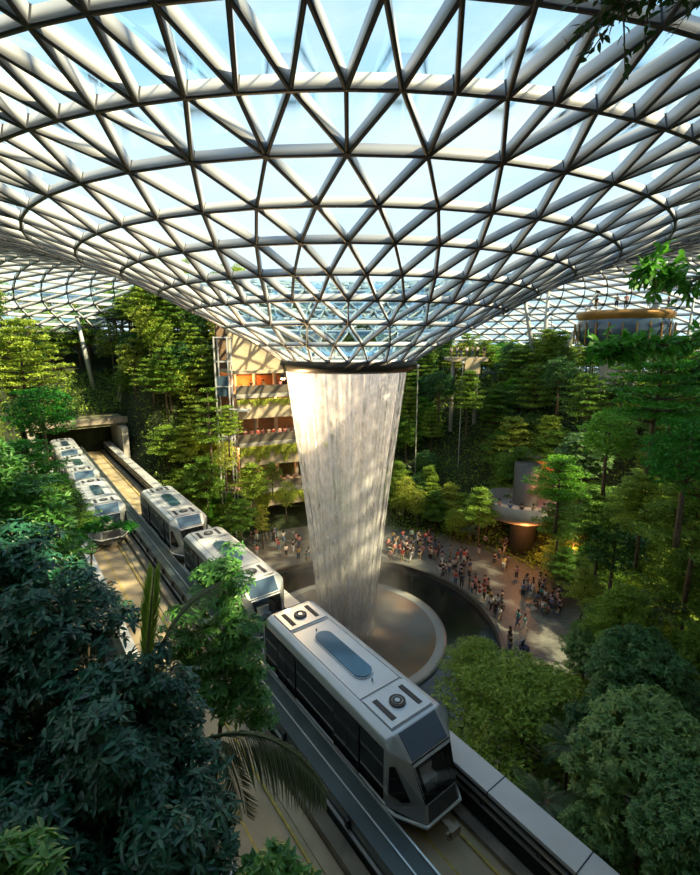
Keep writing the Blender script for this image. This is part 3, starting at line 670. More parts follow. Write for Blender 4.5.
def put_tree(kind, x, y, z, sc=1., label=None, group=None, v=None, rz=None):
    t, c = PROTO[kind][v if v is not None else random.randrange(len(PROTO[kind]))]
    e_ = empty(NAMES[kind], (x, y, z), random.random()*6.28 if rz is None else rz); e_.scale = (sc, sc, sc*random.uniform(.9, 1.12))
    link('trunk', t, e_); link('crown', c, e_); tag(e_, label, 'palm' if kind == 'palm' else 'tree', group); return e_
def zone(x, y):
    s, u = su(x, y); r = math.hypot(x-AX, y-AY)
    if u < -6 and s < 56: return 'on the bank left of the far train'
    if x < -6: return 'above and beside the tunnel mouth' if s > 50 and u < 12 else 'on the slope between tunnel and terraces'
    if x < 14: return 'on the slope right behind the waterfall'
    if r > 44: return 'on the plateau along the right horizon'
    return 'on the right hand slope above the plaza'
n_t = 0
step = 2.35
for i in range(-30, 31):
    for j in range(0, 40):
        x = i*step+random.uniform(-1.1, 1.1)+(step/2 if j % 2 else 0); y = 8+j*step+random.uniform(-1.1, 1.1)
        r = math.hypot(x-AX, y-AY); a = math.degrees(math.atan2(y-AY, x-AX)); s, u = su(x, y)
        if (r > 46 or y < 34) and random.random() < .3: continue
        if r > 74 or abs(x) > .86*y+5: continue
        if s < 62 and -9.3 < u < 7.0: continue
        if 62 <= s < 70 and -6 < u < 6: continue
        if r < (22.5 if x > 9 else 24) and u > 0: continue
        if u > 0 and y < 36 and r < 26: continue
        if 96 < a < 125 and r < 34 and u > 6: continue
        if math.hypot(x-19.8, y-51.5) < 5.2 or (math.hypot(x-17.2, y-45) < 5): continue
        if math.hypot(x-35, y-62) < 7.5 or (r > 50 and random.random() < .35): continue
        if 26 < x < 33 and 50 < y < 56: continue
        if y < 17 and abs(x) < 12: continue
        if math.hypot(x-17, y-72) < 5 or (12.5 < x < 20 and 60 < y < 72 and r > 27): continue
        zz = ground(x, y); left = x < -8
        k = random.choices(['layered', 'pale', 'bushy', 'bright', 'slender', 'palm'], [4, 5, 1.5, .5, 2.5, 1] if left and s > 40 else ([5, 1, 2.4, 2.2, .3, .8] if left else [5, 1.2, 3, .8, .6, .7]))[0]
        sc = random.uniform(.72, 1.05)*(.8 if r < 32 else 1.0)*(1.15 if left and r > 44 else 1)
        if not left: sc *= 1.12 if r < 44 else .85
        if left and s > 40: sc *= 1.15
        if u < -6 and s < 40: sc *= .62 if u > -13 else .85
        if k == 'slender' and r < 36: sc *= .75
        zn = zone(x, y)
        put_tree(k, x, y, zz, sc, WORDS[k]+' '+zn, WORDS[k]+'s '+zn); n_t += 1
print('trees', n_t)
def key_tree(kind, px, py, Y, sc, label, hc, v=0, rz=None):
    """tree whose crown centre (hc above its foot) stands at a place given by a sight line and its distance"""
    p = at(px, py, Y); put_tree(kind, p[0], p[1], p[2]-hc*sc, sc, label, None, v, rz)
key_tree('lit', 524, 716, 20.0, 1.16, 'broad yellow green tiered tree below the parapet beside the leading train car', 5.2)
key_tree('lit', 480, 658, 24, .55, 'small yellow green tree between the dark pool and the broad tiered tree', 6.2)
key_tree('nearDark', 650, 765, 13.5, .82, 'large dark tree filling the bottom right corner beyond the parapet', 5.6)
key_tree('nearDark', 640, 690, 18, .75, 'large dark tree just above the big corner tree, right of the tiered tree', 5.8)
key_tree('nearDark', 700, 850, 9.5, .5, 'dark tree cut off by the bottom right corner', 5.6)
key_tree('nearDark', 590, 845, 12.5, .42, 'dark low tree at the foot of the corner tree next to the parapet', 5.6)
key_tree('layered', 560, 512, 43.5, .85, 'tiered tree hiding the right half of the round balcony', 5.2)
key_tree('layered', 520, 452, 56, .95, 'tiered tree above the roof slab behind the round balcony', 5.2, 2)
key_tree('layered', 480, 505, 50, .8, 'tiered tree just left of the round balcony', 5.2, 0)
key_tree('pale', 448, 500, 60.5, .95, 'pale yellow green tree at the back of the plaza between waterfall and round balcony', 5)
key_tree('layered', 468, 395, 66, 1.0, 'tiered tree in front of the viewing deck legs', 5.2, 1)
key_tree('bushy', 440, 385, 68, 1.0, 'dark round tree left of the viewing deck legs', 4.4)
key_tree('layered', 566, 556, 41, .6, 'small tiered tree over the people at the plaza edge', 5.2)
key_tree('nearMid', 530, 800, 15, .3, 'low mid green tree against the parapet below the broad tiered tree', 6)
key_tree('nearDark', 592, 735, 17.5, .42, 'dark tree between the broad tiered tree and the corner tree', 5.6)
key_tree('nearMid', 625, 610, 23, .6, 'mid green tiered tree above the palm on the right', 6)
key_tree('nearMid', 690, 575, 24, .7, 'wide tiered tree at the right edge above the corner tree', 6)
key_tree('layered', 575, 690, 24, .62, 'tiered tree behind the dark trees right of the plaza', 5.2, 2)
key_tree('slender', 262, 520, 54, .62, 'slim tree growing at the plaza left of the waterfall', 6.6, 1)
key_tree('layered', 240, 510, 52, .8, 'tiered tree at the foot of the lift tower', 5)
key_tree('layered', 205, 470, 56, 1.15, 'large tiered tree left of the lift tower', 5, 2)
key_tree('pale', 225, 455, 53, .75, 'pale tree in front of the lift tower', 5, 1)
key_tree('pale', 272, 470, 57.5, .55, 'pale tree in front of the lower terraces', 5, 0)
key_tree('layered', 588, 392, 50, 1.0, 'tiered tree below the dark bay of the pavilion', 5.2)
key_tree('layered', 625, 372, 50, .9, 'tiered tree right in front of the pavilion stem', 5.2, 2)
key_tree('bushy', 560, 375, 58, .9, 'dark round tree left of the pavilion', 4.4)
key_tree('layered', 252, 478, 55, .85, 'tiered tree before the lower terraces right of the lift tower', 5, 0)
key_tree('pale', 286, 492, 56.5, .7, 'pale tree standing close to the left edge of the waterfall', 5, 1)
key_tree('layered', 228, 425, 50, .6, 'tiered tree top rising over the middle of the lift tower', 5, 1)
key_tree('slender', 208, 400, 56, 1.1, 'slim tree directly left of the lift tower', 8.5, 0)
key_tree('nearMid', 645, 492, 27, .72, 'broad tiered tree between the two bright trees and the plaza slope', 6)
key_tree('nearMid', 602, 512, 32, .7, 'broad tiered tree right of the round balcony', 6)
key_tree('nearDark', 585, 452, 38, .75, 'dark tree above and right of the round balcony', 5.6)
key_tree('nearMid', 672, 610, 27, .6, 'tiered tree behind the grey green palm', 6)
key_tree('nearMid', 688, 415, 24, .75, 'tiered tree at the right edge below the bright edge tree', 6)
key_tree('bushy', 615, 545, 31, .9, 'dark round tree low on the right slope beside the plaza group', 4.4)
key_tree('nearMid', 600, 640, 25, .62, 'mid green tiered tree right of the plaza end', 6.0)
key_tree('nearMid', 668, 560, 30, .85, 'tall tiered tree against the right edge above the plaza end', 6.0)
key_tree('nearMid', 700, 650, 21, .6, 'tiered tree half out of frame at the right edge', 6.0)
key_tree('nearMid', 610, 560, 36, .75, 'tiered tree behind the people seated at the plaza edge', 6.0)
key_tree('pale', 585, 580, 33, .6, 'pale yellow green tree beside the people seated at the plaza edge', 5.2)
key_tree('nearDark', 585, 655, 24, .4, 'small dark tree behind the broad tiered tree', 5.6)
key_tree('palm', 545, 800, 13.5, .62, 'feathery palm low beside the parapet under the tiered tree', 3.2)
key_tree('palm', 655, 612, 24, .9, 'palm with large grey green leaves amid the right hand trees', 3.2)
key_tree('palm', 570, 745, 15.5, .55, 'small feathery palm between the tiered tree and the dark corner tree', 3.2)
key_tree('bright', 560, 475, 30, .75, 'bright green tree in front of the right slope above the round balcony', 4.5)
key_tree('bright', 660, 375, 20, .8, 'bright green tree at the right edge below the pavilion', 4.5)
key_tree('bright', 610, 430, 26, .7, 'bright green tree on the right slope below the bright edge tree', 4.5, 1)
key_tree('bright', 690, 450, 17, .7, 'bright green tree cut by the right edge halfway down', 4.5, 1)
key_tree('nearMid', 700, 500, 22, .8, 'broad tiered tree at the right edge below the bright trees', 6)
key_tree('bright', 25, 470, 17, .62, 'bright green tree at the left edge beside the far train', 4.5)
key_tree('bright', 40, 400, 24, .7, 'bright green tree at the left edge in front of the tunnel bank', 4.5, 1)
key_tree('nearMid', 20, 350, 30, .8, 'broad tiered tree high at the left edge', 6)
key_tree('nearMid', 60, 500, 15.5, .32, 'small tiered tree beside the far train', 6)
# undergrowth over every planted slope
B = []; tries = 0
X = rng.uniform(-75, 75, 260000); Y = rng.uniform(6, 112, 260000); keep = []
for x, y in zip(X, Y):
    if abs(x) > .86*y+5: continue
    r = math.hypot(x-AX, y-AY); s, u = su(x, y)
    if r > 62 or (s < 61 and -6.6 < u < 4.9) or (r < 23.3) : continue
    a = math.degrees(math.atan2(y-AY, x-AX))
    if 97 < a < 125 and r < 33 and u > 6: continue
    keep.append((x, y, ground(x, y)+random.random()*.5))
    if len(keep) > 90000: break
Bp = np.array(keep); nn = len(Bp)
ug = link('undergrowth', leaves('undergrowth', Bp, rdir(nn)*[1, 1, .5]+[0, 0, .5], rdir(nn)*.5+[0, 0, 1], rng.uniform(.3, .6, nn), .2, L_MID)); tag(ug, 'low ferns and shrubs covering the slopes under the trees', 'undergrowth', kind='stuff')
# ------------------------------------------------------------------ near foliage
def inpoly(x, y, P):
    c = False; n = len(P)
    for i in range(n):
        x1, y1 = P[i]; x2, y2 = P[(i+1) % n]
        if (y1 > y) != (y2 > y) and x < (x2-x1)*(y-y1)/(y2-y1)+x1: c = not c
    return c
def near_tree(name, label, P, n, dist, rc, per, L, W, m, whorl, foot, fine=True, stemr=.05, flat=.75):
    xs = [p[0] for p in P]; ys = [p[1] for p in P]; C = []
    while len(C) < n:
        x = random.uniform(min(xs), max(xs)); y = random.uniform(min(ys), max(ys))
        if inpoly(x, y, P): C.append(at(x, y, dist(x, y)+random.uniform(0, 1)**1.5*1.2))
    C = np.array(C); R = np.stack([rng.uniform(.7, 1.2, n)*rc]*3, 1)*[1, 1, flat]
    f = Vector(foot); e_ = empty(name, f); tag(e_, label, 'tree')
    hub = Vector(C.mean(0))+Vector((0, .4, -.9)); mb = MB(); mb.tube([f, f.lerp(hub, .6), hub], [stemr*2.6, stemr*2, stemr*1.4], 8)
    for i in range(0, n, 3):
        q = Vector(C[i]); mid = hub.lerp(q, .5)+Vector((0, 0, -.12)); mb.tube([hub, mid, q], [stemr*.6, stemr*.35, .008], 5)
    t = mb.build('trunk', BARK, e_, True); t.location = -f
    c = link('crown', clump_leaves(C, R, per, L, W, m=m, whorl=whorl, fine=fine), e_, -f); return e_
near_tree('dark_leafed_tree', 'dense dark blue green tree filling the lower left of the view', [(-40, 525), (45, 535), (88, 585), (145, 632), (185, 690), (195, 730), (215, 780), (225, 900), (-40, 900)],
          430, lambda x, y: 7.6-(y-500)/375*3.2-.4*math.sin(x*.045)*math.cos(y*.03)+max(0, x-120)*.004, .40, 132, .15, .062, L_BLUE, 6, (-5.2, 6.4, ground(-5.2, 6.4)))
near_tree('green_leafed_tree', 'fresh green branching tree leaning in front of the front train', [(205, 565), (235, 548), (262, 580), (228, 600), (258, 625), (262, 690), (272, 715), (240, 722), (190, 700), (160, 640), (180, 600)],
          120, lambda x, y: 9.0-(y-560)/200*1.0, .30, 90, .15, .055, L_FG, 5, (-3.9, 9.5, DECK+1.4), True, .03)
near_tree('edge_leafed_tree', 'green tree spilling in from the left edge above the dark tree', [(-30, 440), (30, 470), (60, 520), (70, 560), (-30, 560)], 90, lambda x, y: 9.5, .45, 110, .17, .06, L_FG, 1, (-9.5, 9.6, ground(-9.5, 9.6)))
near_tree('hanging_leafed_tree', 'leafy twigs spread across the nose of the far train', [(72, 516), (100, 519), (138, 524), (138, 531), (95, 534), (76, 545), (68, 585), (60, 560)], 34, lambda x, y: 17, .24, 90, .2, .07, L_BRI, 1, tuple(trk(10.5, -7.2, ground(*trk(10.5, -7.2)[:2]))), False, .03)
near_tree('corner_shrub', 'light green shrub with long leaves in the bottom left corner', [(-20, 835), (30, 822), (48, 850), (40, 900), (-20, 900)], 13, lambda x, y: 2.6, .16, 66, .15, .045, L_FG, 6, (-2.6, 3.0, ground(-2.6, 3.0)), True, .02)
near_tree('bottom_shrub', 'green leafy shrub at the bottom edge in front of the left track', [(250, 858), (275, 845), (298, 862), (305, 900), (240, 900)], 14, lambda x, y: 4.6, .2, 66, .19, .07, L_FG, 6, (-.9, 5.2, ground(-.9, 5.2)), True, .02)
# branches reaching in from the right
def twig_branch(name, label, pts, m, nt_, L, per=9):
    P = [Vector(at(*p)) for p in pts]; mb = MB(); mb.tube(P, [.03-.02*i/(len(P)-1) for i in range(len(P))], 6); Bs = []; Ds = []; Ns = []
    for k in range(nt_):
        f = random.random()**.8*(len(P)-1)*.999; i = int(f); b = P[i].lerp(P[i+1], f-i); d = Vector((random.uniform(-1, .4), random.uniform(-.8, .8), random.uniform(-.7, .5))).normalized(); ln = random.uniform(.12, .42)
        mb.tube([b, b+d*ln*.5+Vector((0, 0, .02)), b+d*ln], [.008, .005, .003], 4)
        for j in range(per):
            q = b+d*ln*(.25+.75*j/(per-1)); dd = (d*.5+Vector((random.uniform(-1, 1), random.uniform(-1, 1), random.uniform(-1, .6)))); Bs.append(q); Ds.append(dd); Ns.append((random.gauss(0, .6), random.gauss(0, .6), 1))
    e_ = empty(name, P[0]); tag(e_, label, 'branch'); o = mb.build('twigs', BARK, e_, True, -P[0])
    n = len(Bs); l = L*rng.uniform(.7, 1.2, n); link('foliage', leaves('foliage', np.array(Bs), np.array(Ds), np.array(Ns), l, l*.5, m, True), e_, -P[0])
twig_branch('leafy_branch', 'dark leafy branch hanging into the top right corner against the glass roof', [(790, -75, 3.5), (745, -45, 3.4), (700, -22, 3.3), (660, -12, 3.2), (612, -2, 3.2)], leafmat('leaf deep green', (.02, .06, .015), (.04, .11, .02), .3, objvar=0), 42, .075)  # very dark green leaves on this branch
twig_branch('leafy_branch', 'green leafy branch entering from the right edge above the pavilion', [(740, 235, 7), (715, 270, 6.8), (685, 285, 6.6), (660, 275, 6.5), (645, 262, 6.5)], L_BRI, 46, .17)
twig_branch('leafy_branch', 'bright green branch at the right edge just under the pavilion', [(760, 330, 9), (715, 335, 8.6), (670, 345, 8.4), (625, 345, 8.2), (600, 350, 8.2)], L_BRI, 110, .2)
# palm fronds
def frond(name, label, base, tip_dir, length, droop, nl, ll, m, up, hang, foot, wf_=.09):
    rg = random.Random(5); P, B_, D_, N_, L_ = frond_arrays(base, tip_dir, length, droop, nl, ll, .05, rg, up, hang); f = Vector(foot)
    e_ = empty(name, f); tag(e_, label, 'palm'); mb = MB(); mb.tube(P, [.035-.0024*i for i in range(13)], 6); mb.tube([f, f.lerp(Vector(base), .6), Vector(base)], [.09, .06, .035], 6)
    o = mb.build('rachis', mat('green palm stalk', (.10, .13, .05), .6), e_, True, -f); L_ = np.array(L_)
    link('leaflets', leaves('leaflets', np.array(B_), np.array(D_), np.array(N_), L_, L_*wf_, m, True), e_, -f)
b = at(200, 742, 7.0); frond('palm_frond', 'long grey green palm frond arching down over the left track', b, (1, .05, 0), 2.75, 2.1, 58, 1.0, L_FROND, .62, .75, (b[0]-.6, b[1], ground(b[0]-.6, b[1])), .045)
b = at(212, 735, 7.2); frond('palm_frond', 'narrow palm frond drooping steeply beside the arching one', b, (.55, -.5, 0), 1.5, 2.6, 40, .5, L_FROND, .3, .4, (b[0]-.5, b[1]+.3, ground(b[0]-.5, b[1]+.3)), .05)
b = at(146, 672, 6.2); frond('palm_frond', 'upright bright yellow green young palm frond rising from the dark tree', b, (.16, .1, 0), 1.62, .10, 90, .34, L_SPEAR, 7, -1.1, (b[0], b[1]+.2, ground(b[0], b[1]+.2)), .05)
b = at(158, 655, 6.6); frond('palm_frond', 'fine feathery palm frond just right of the upright one', b, (.5, .1, 0), 1.5, 1.2, 44, .45, L_FROND, 2.6, .0, (b[0], b[1], ground(b[0], b[1])), .04)
# ------------------------------------------------------------------ terraced building left of the waterfall
BEIGE = mat('beige planter concrete', (.46, .38, .26), .8, 0, .12, 1.)
WARM = mat('orange lit interior wall', (.55, .22, .07), .7, 0, .3, 1.2)
LAMP = mat('warm lamp', (1, .5, .2), .5, emit=9, emitc=(1, .45, .16))
bl = empty('terraced_building', (AX, AY, GZ)); tag(bl, 'curved building with planted terraces and lit floors left of the waterfall', 'building')
A0, A1 = math.radians(97), math.radians(124)
def arc(name, r0, r1, z0, z1, m, a0=A0, a1=A1):
    mb = MB(); mb.lathe([(r0, z0), (r1, z0), (r1, z1), (r0, z1), (r0, z0)], (0, 0, -GZ), 40, 0, a0, a1)
    for a, rv in ((a0, 1), (a1, -1)):
        q = [(r0*math.cos(a), r0*math.sin(a), z0-GZ), (r1*math.cos(a), r1*math.sin(a), z0-GZ), (r1*math.cos(a), r1*math.sin(a), z1-GZ), (r0*math.cos(a), r0*math.sin(a), z1-GZ)]; mb.poly(q)
    o = mb.build(name, m, bl); fix(o.data); return o
FL = [(-19.2, -17.6), (-12.6, -11.2), (-6.2, -4.9)]
for zf, zp in FL:
    arc('floor_slab', 25.5, 33, zf-.5, zf, CONCG); arc('terrace_rail', 25.7, 25.76, zf, zf+1.1, mat('rail glass bronze', (.16, .14, .11), .3, .2))
for z0, z1 in ((-21.4, -19.9), (-15.6, -13.3), (-9.3, -7.1)): arc('planter_wall', 25.0, 25.5, z0, z1, BEIGE)
arc('back_wall', 32, 32.6, GZ, 3, mat('brown interior wall', (.16, .10, .06), .8, 0, .3, 1.2)); arc('lit_shop_front', 31.6, 32, -5.9, -4.2, WARM, math.radians(108), math.radians(122)); arc('lit_shop_front', 31.6, 32, GZ, -21.6, WARM, math.radians(104), math.radians(123))
arc('upper_wall', 27.5, 28.0, -3.2, 2.2, BEIGE); arc('roof_slab', 25.6, 33, -3.6, -3.2, BEIGE)
for k in range(5):
    a = A0+(A1-A0)*(k+.5)/5; mb = MB(); x, y = 30*math.cos(a), 30*math.sin(a); mb.tube([(x, y, 0), (x, y, 21.5)], .28, 10); mb.build('column', CONCG, bl)
for zf in (-14.3, -7.7, -21.6):
    for k in range(6):
        a = A0+(A1-A0)*(k+.5)/6; mb = MB(); mb.lathe([(.01, .12), (.22, .1), (.26, 0), (.01, -.02)], (29.5*math.cos(a), 29.5*math.sin(a), zf-GZ+.9), 12); mb.build('ceiling_lamp', LAMP, bl)
def plight(name, loc, e, c=(1, .42, .14), rad=.4):
    l = bpy.data.lights.new(name, 'POINT'); l.energy = e; l.color = c; l.shadow_soft_size = rad; o = bpy.data.objects.new(name, l); col.objects.link(o); o.location = loc
for a_, z_, en in ((105, -22, 900), (122, -22, 900), (112, -14.2, 350), (120, -14.2, 350), (110, -7.6, 260), (119, -4.8, 500)):
    a = math.radians(a_); plight('interior_light', (AX+29.2*math.cos(a), AY+29.2*math.sin(a), z_), en)
hb = []
for zt, dn in ((-7.1, 9000), (-13.3, 11000), (-19.9, 9000)):
    a = rng.uniform(A0, A1, dn); d = rng.random(dn)**1.6*1.7; cl = .55+.25*np.sin(a*47+zt)+.2*np.sin(a*123+zt*3)
    hb.append(np.stack([AX+(24.95-rng.random(dn)*.3)*np.cos(a), AY+(24.95-rng.random(dn)*.3)*np.sin(a), zt+.25-d*cl*(.55 if zt > -8 else 1.3)], 1)[rng.random(dn) < (.35 if zt > -8 else .8)])
hb = np.concatenate(hb); nn = len(hb)
hp = link('hanging_plants', leaves('hanging_plants', hb, rdir(nn)+[0, 0, -.5], rdir(nn)+[.2, -.8, .6], rng.uniform(.18, .34, nn), .1, L_YEL)); tag(hp, 'trailing plants over the planter walls of the curved building', 'plants', kind='stuff')
# lift tower
lt = empty('lift_tower', (-15.6, 57.6, GZ)); tag(lt, 'white steel framed lift tower in front of the terraced building', 'tower')
for x in (-.8, .8):
    for y in (-.8, .8): mb = MB(); mb.box((x, y, 13), (.14, .14, 26)); mb.build('post', STEEL, lt)
for z in (3, 6.5, 10, 13.5, 17, 20, 23, 25.9): mb = MB(); [mb.box(c, d) for c, d in (((0, -.8, z), (1.7, .1, .14)), ((0, .8, z), (1.7, .1, .14)), ((-.8, 0, z), (.1, 1.7, .14)), ((.8, 0, z), (.1, 1.7, .14)))]; mb.build('ring_beam', STEEL, lt)
mb = MB(); mb.box((0, 0, 20), (1.4, 1.4, 2.4)); mb.build('lift_cabin', BLUEGL, lt)
mb = MB(); mb.box((1.8, 0, 17), (2.4, 1.6, .2)); mb.build('landing', STEEL, lt)
# round balcony with lit space beneath
bx_, by_ = 19.9, 51.6
rb = empty('round_balcony', (bx_, by_, GZ)); tag(rb, 'round grey balcony with people over the orange lit entrance right of the pool', 'balcony')
mb = MB(); mb.lathe([(.01, 5.6), (3.9, 5.6), (4.15, 6.1), (4.2, 7.45), (4.05, 7.45), (4.0, 6.3), (.01, 6.3)], (0, 0, 0), 48); mb.build('balcony_bowl', mat('grey balcony front', (.30, .28, .26), .6, 0, .1, 1), rb, True)
mb = MB(); mb.tube([(1.2, 1.6, 0), (1.2, 1.6, 11.2)], 1.5, 28); mb.build('core_column', mat('dark core column', (.09, .085, .08), .5), rb, True)
mb = MB(); mb.box((3.4, 3.2, 9.4), (3.0, .4, 3.4), -.5); mb.build('lit_wall', WARM, rb)
mb = MB(); mb.box((6, 5.5, 11.0), (7, 5, .5), -.5); mb.build('roof_slab', KERB, rb)
for x, y in ((-2.2, -1.5), (2.4, -1.2), (0, -2.8)): mb = MB(); mb.lathe([(.01, 0), (.25, -.03), (.2, -.12), (.01, -.14)], (x, y, 5.58), 12); mb.build('soffit_lamp', LAMP, rb)
plight('interior_light', (19.3, 48.0, -20.3), 330, (1, .36, .10)); plight('interior_light', (22.5, 51.0, -15.0), 160, (1, .30, .08)); plight('interior_light', (24, 46.5, -21.5), 260, (1, .36, .1))
# viewing deck and pavilion
vd = empty('viewing_deck', (17.2, 70, -9)); tag(vd, 'small viewing deck with people just right of the funnel tip', 'deck')
mb = MB(); mb.box((0, 0, 7.0), (5.6, 4, .4)); mb.build('deck_floor', CONCG, vd)
mb = MB(); mb.box((.6, -2, 6.0), (2.2, .3, 2.2)); mb.box((0, -2, 6.9), (5.6, .2, .5)); mb.build('deck_front', BEIGE, vd)
mb = MB(); mb.box((0, -2, 8.15), (5.6, .06, .06)); [mb.box((x, -2, 7.6), (.06, .06, 1.1)) for x in (-2.7, -1.35, 0, 1.35, 2.7)]; mb.build('handrail', DARKM, vd)
for x in (-1.8, 1.8): mb = MB(); mb.tube([(x, 0, -4), (x, 0, 6.9)], .3, 10); mb.build('support', CONCG, vd)
pv = empty('pavilion', (35, 61, -5.2)); tag(pv, 'rounded golden brown pavilion with a dark glazed bay and people on its roof', 'pavilion')
GOLD = mat('golden brown cladding', (.36, .19, .05), .45, .3, .25, .6)
mb = MB(); mb.lathe([(.01, 9.4), (4.9, 9.4), (5.4, 9.25), (5.6, 8.9), (5.3, 8.5), (5.0, 7.8)], (0, 0, 0), 48); mb.build('roof', GOLD, pv, True)
mb = MB(); mb.lathe([(5.2, 8.3), (5.6, 7.2), (5.3, 6.0), (4.2, 5.0), (.01, 4.6)], (0, 0, 0), 48); mb.build('glazed_bay', BLUEGL, pv, True)
mb = MB(); mb.tube([(0, 0, -1), (0, 0, 4.4)], 2.2, 24); mb.build('stem', GREYSTEEL, pv)
mb = MB()
for k in range(24): a = k*PI/12; mb.box((5.62*math.cos(a), 5.62*math.sin(a), 6.6), (.14, .14, 2.6), a)
mb.build('mullion', GOLD, pv)
mb = MB(); mb.lathe([(5.3, 9.9), (5.36, 9.9), (5.36, 9.98), (5.3, 9.98), (5.3, 9.9)], (0, 0, 0), 48); mb.build('handrail', DARKM, pv)
# steel roof columns
def roofz(r):
    for (r0, z0, _), (r1, z1, _) in zip(PROF, PROF[1:]):
        if r0 <= r <= r1: return z0+(z1-z0)*(r-r0)/(r1-r0)
    return 8
def column(lab, foot, top, rad=.28):
    f = Vector((foot[0], foot[1], ground(foot[0], foot[1])-.3)); t = Vector((top[0], top[1], roofz(math.hypot(top[0]-AX, top[1]-AY))-.2))
    e_ = empty('roof_column', f); tag(e_, lab, 'column', 'slanting steel columns under the roof')
    mb = MB(); mb.tube([f-f, (t-f)*.5, t-f], [rad, rad*1.15, rad*.8], 14); mb.build('shaft', GREYSTEEL, e_, True)
    mb = MB(); mb.tube([(t-f)*.985, t-f], [rad*.9, rad*1.3], 14); mb.build('head', DARKM, e_)
column('upright grey steel roof column left of the pavilion', (28.8, 70), (28.8, 70))
column('grey steel roof column leaning left behind the upright one', (28.6, 70.6), (25.0, 70))
column('grey steel roof column leaning right from the foot of the upright one', (29.4, 70), (35.0, 68))
column('thick grey steel column leaning left in front of the pavilion', (38.5, 56.0), (35.2, 56.5), .36)
column('thin dark column right of the pavilion', (40.5, 57), (40.8, 57), .14)
column('grey steel column at the right edge beside the pavilion', (41.8, 55), (42.4, 55.5), .34)
column('steel column rising from the left trees nearest the left edge', (-42.0, 76), (-43.5, 76), .3)
column('steel column leaning left above the left trees beside the funnel', (-25, 72), (-27, 72), .3)
column('steel column leaning right above the left trees beside the funnel', (-24, 74), (-21.5, 75), .3)
column('dark steel column at the far left edge over the trees', (-44.5, 58), (-44.5, 58), .8)
# lamp posts
def lamp_post(lab, x, y, h, zb=None):
    z = ground(x, y) if zb is None else zb; e_ = empty('lamp_post', (x, y, z)); tag(e_, lab, 'lamp', 'slim lamp posts among the trees'); mb = MB(); mb.tube([(0, 0, -.3), (0, 0, h)], .07, 8); mb.build('pole', GREYSTEEL, e_)
    mb = MB(); mb.lathe([(.01, h+.35), (.22, h+.3), (.26, h), (.01, h-.05)], (0, 0, 0), 12); mb.build('lamp_head', mat('white lamp head', (.75, .75, .7), .4), e_, True)
lamp_post('slim lamp post right beside the top of the waterfall', 9.6, 66, 17.5)
lamp_post('slim lamp post in front of the viewing deck', 15.9, 66, 15.0)
lamp_post('slim lamp post left of the pavilion', 33.0, 78, 9.5)
# lamp added under the oculus edge to imitate the sun glow
fx, fy, fz = AX-4.9, AY-2.6, -2.3
fl_ = empty('floodlight', (fx, fy, fz)); tag(fl_, 'warm lamp added for the sun glow at the upper left edge of the waterfall', 'lamp')
mb = MB(); mb.lathe([(.01, .16), (.2, .12), (.24, -.1), (.2, -.14)], (0, 0, 0), 16); mb.build('housing', DARKM, fl_, True)
mb = MB(); mb.lathe([(.2, -.12), (.12, -.2), (.01, -.22)], (0, 0, 0), 16); mb.build('lens', mat('floodlight lens', (1, .8, .5), .3, emit=60, emitc=(1, .72, .38)), fl_, True)
mb = MB(); mb.box((.1, .1, .28), (.08, .08, .4)); mb.build('bracket', DARKM, fl_)
plight('added_glow_light', (fx-.1, fy-.5, fz-1.5), 1500, (1, .66, .30), .25)
# ------------------------------------------------------------------ out-of-frame blocks added beside and behind the viewer to keep the sun off
def block(name, pts, z0, z1, m):
    mb = MB(); n = len(pts); mb.add([(x, y, z0) for x, y in pts]+[(x, y, z1) for x, y in pts], [tuple(range(n-1, -1, -1)), tuple(range(n, 2*n))]+[(i, (i+1) % n, n+(i+1) % n, n+i) for i in range(n)])
    o = mb.build(name, m); fix(o.data); return tag(o, kind='structure')
block('sun_blocker_right', [(10, 3.2), (17, 13.5), (27, 22.5), (34, 18), (30, -30), (10, -30)], -26, 7.0, CONCG)
block('sun_blocker_back', [(-14, -1.6), (10, -1.6), (10, -12), (-14, -12)], -26, -1.7, CONCG)
block('sun_blocker_roof', [(-8, 3.4), (10, 3.4), (10, -12), (-8, -12)], 3.4, 3.8, CONCG)
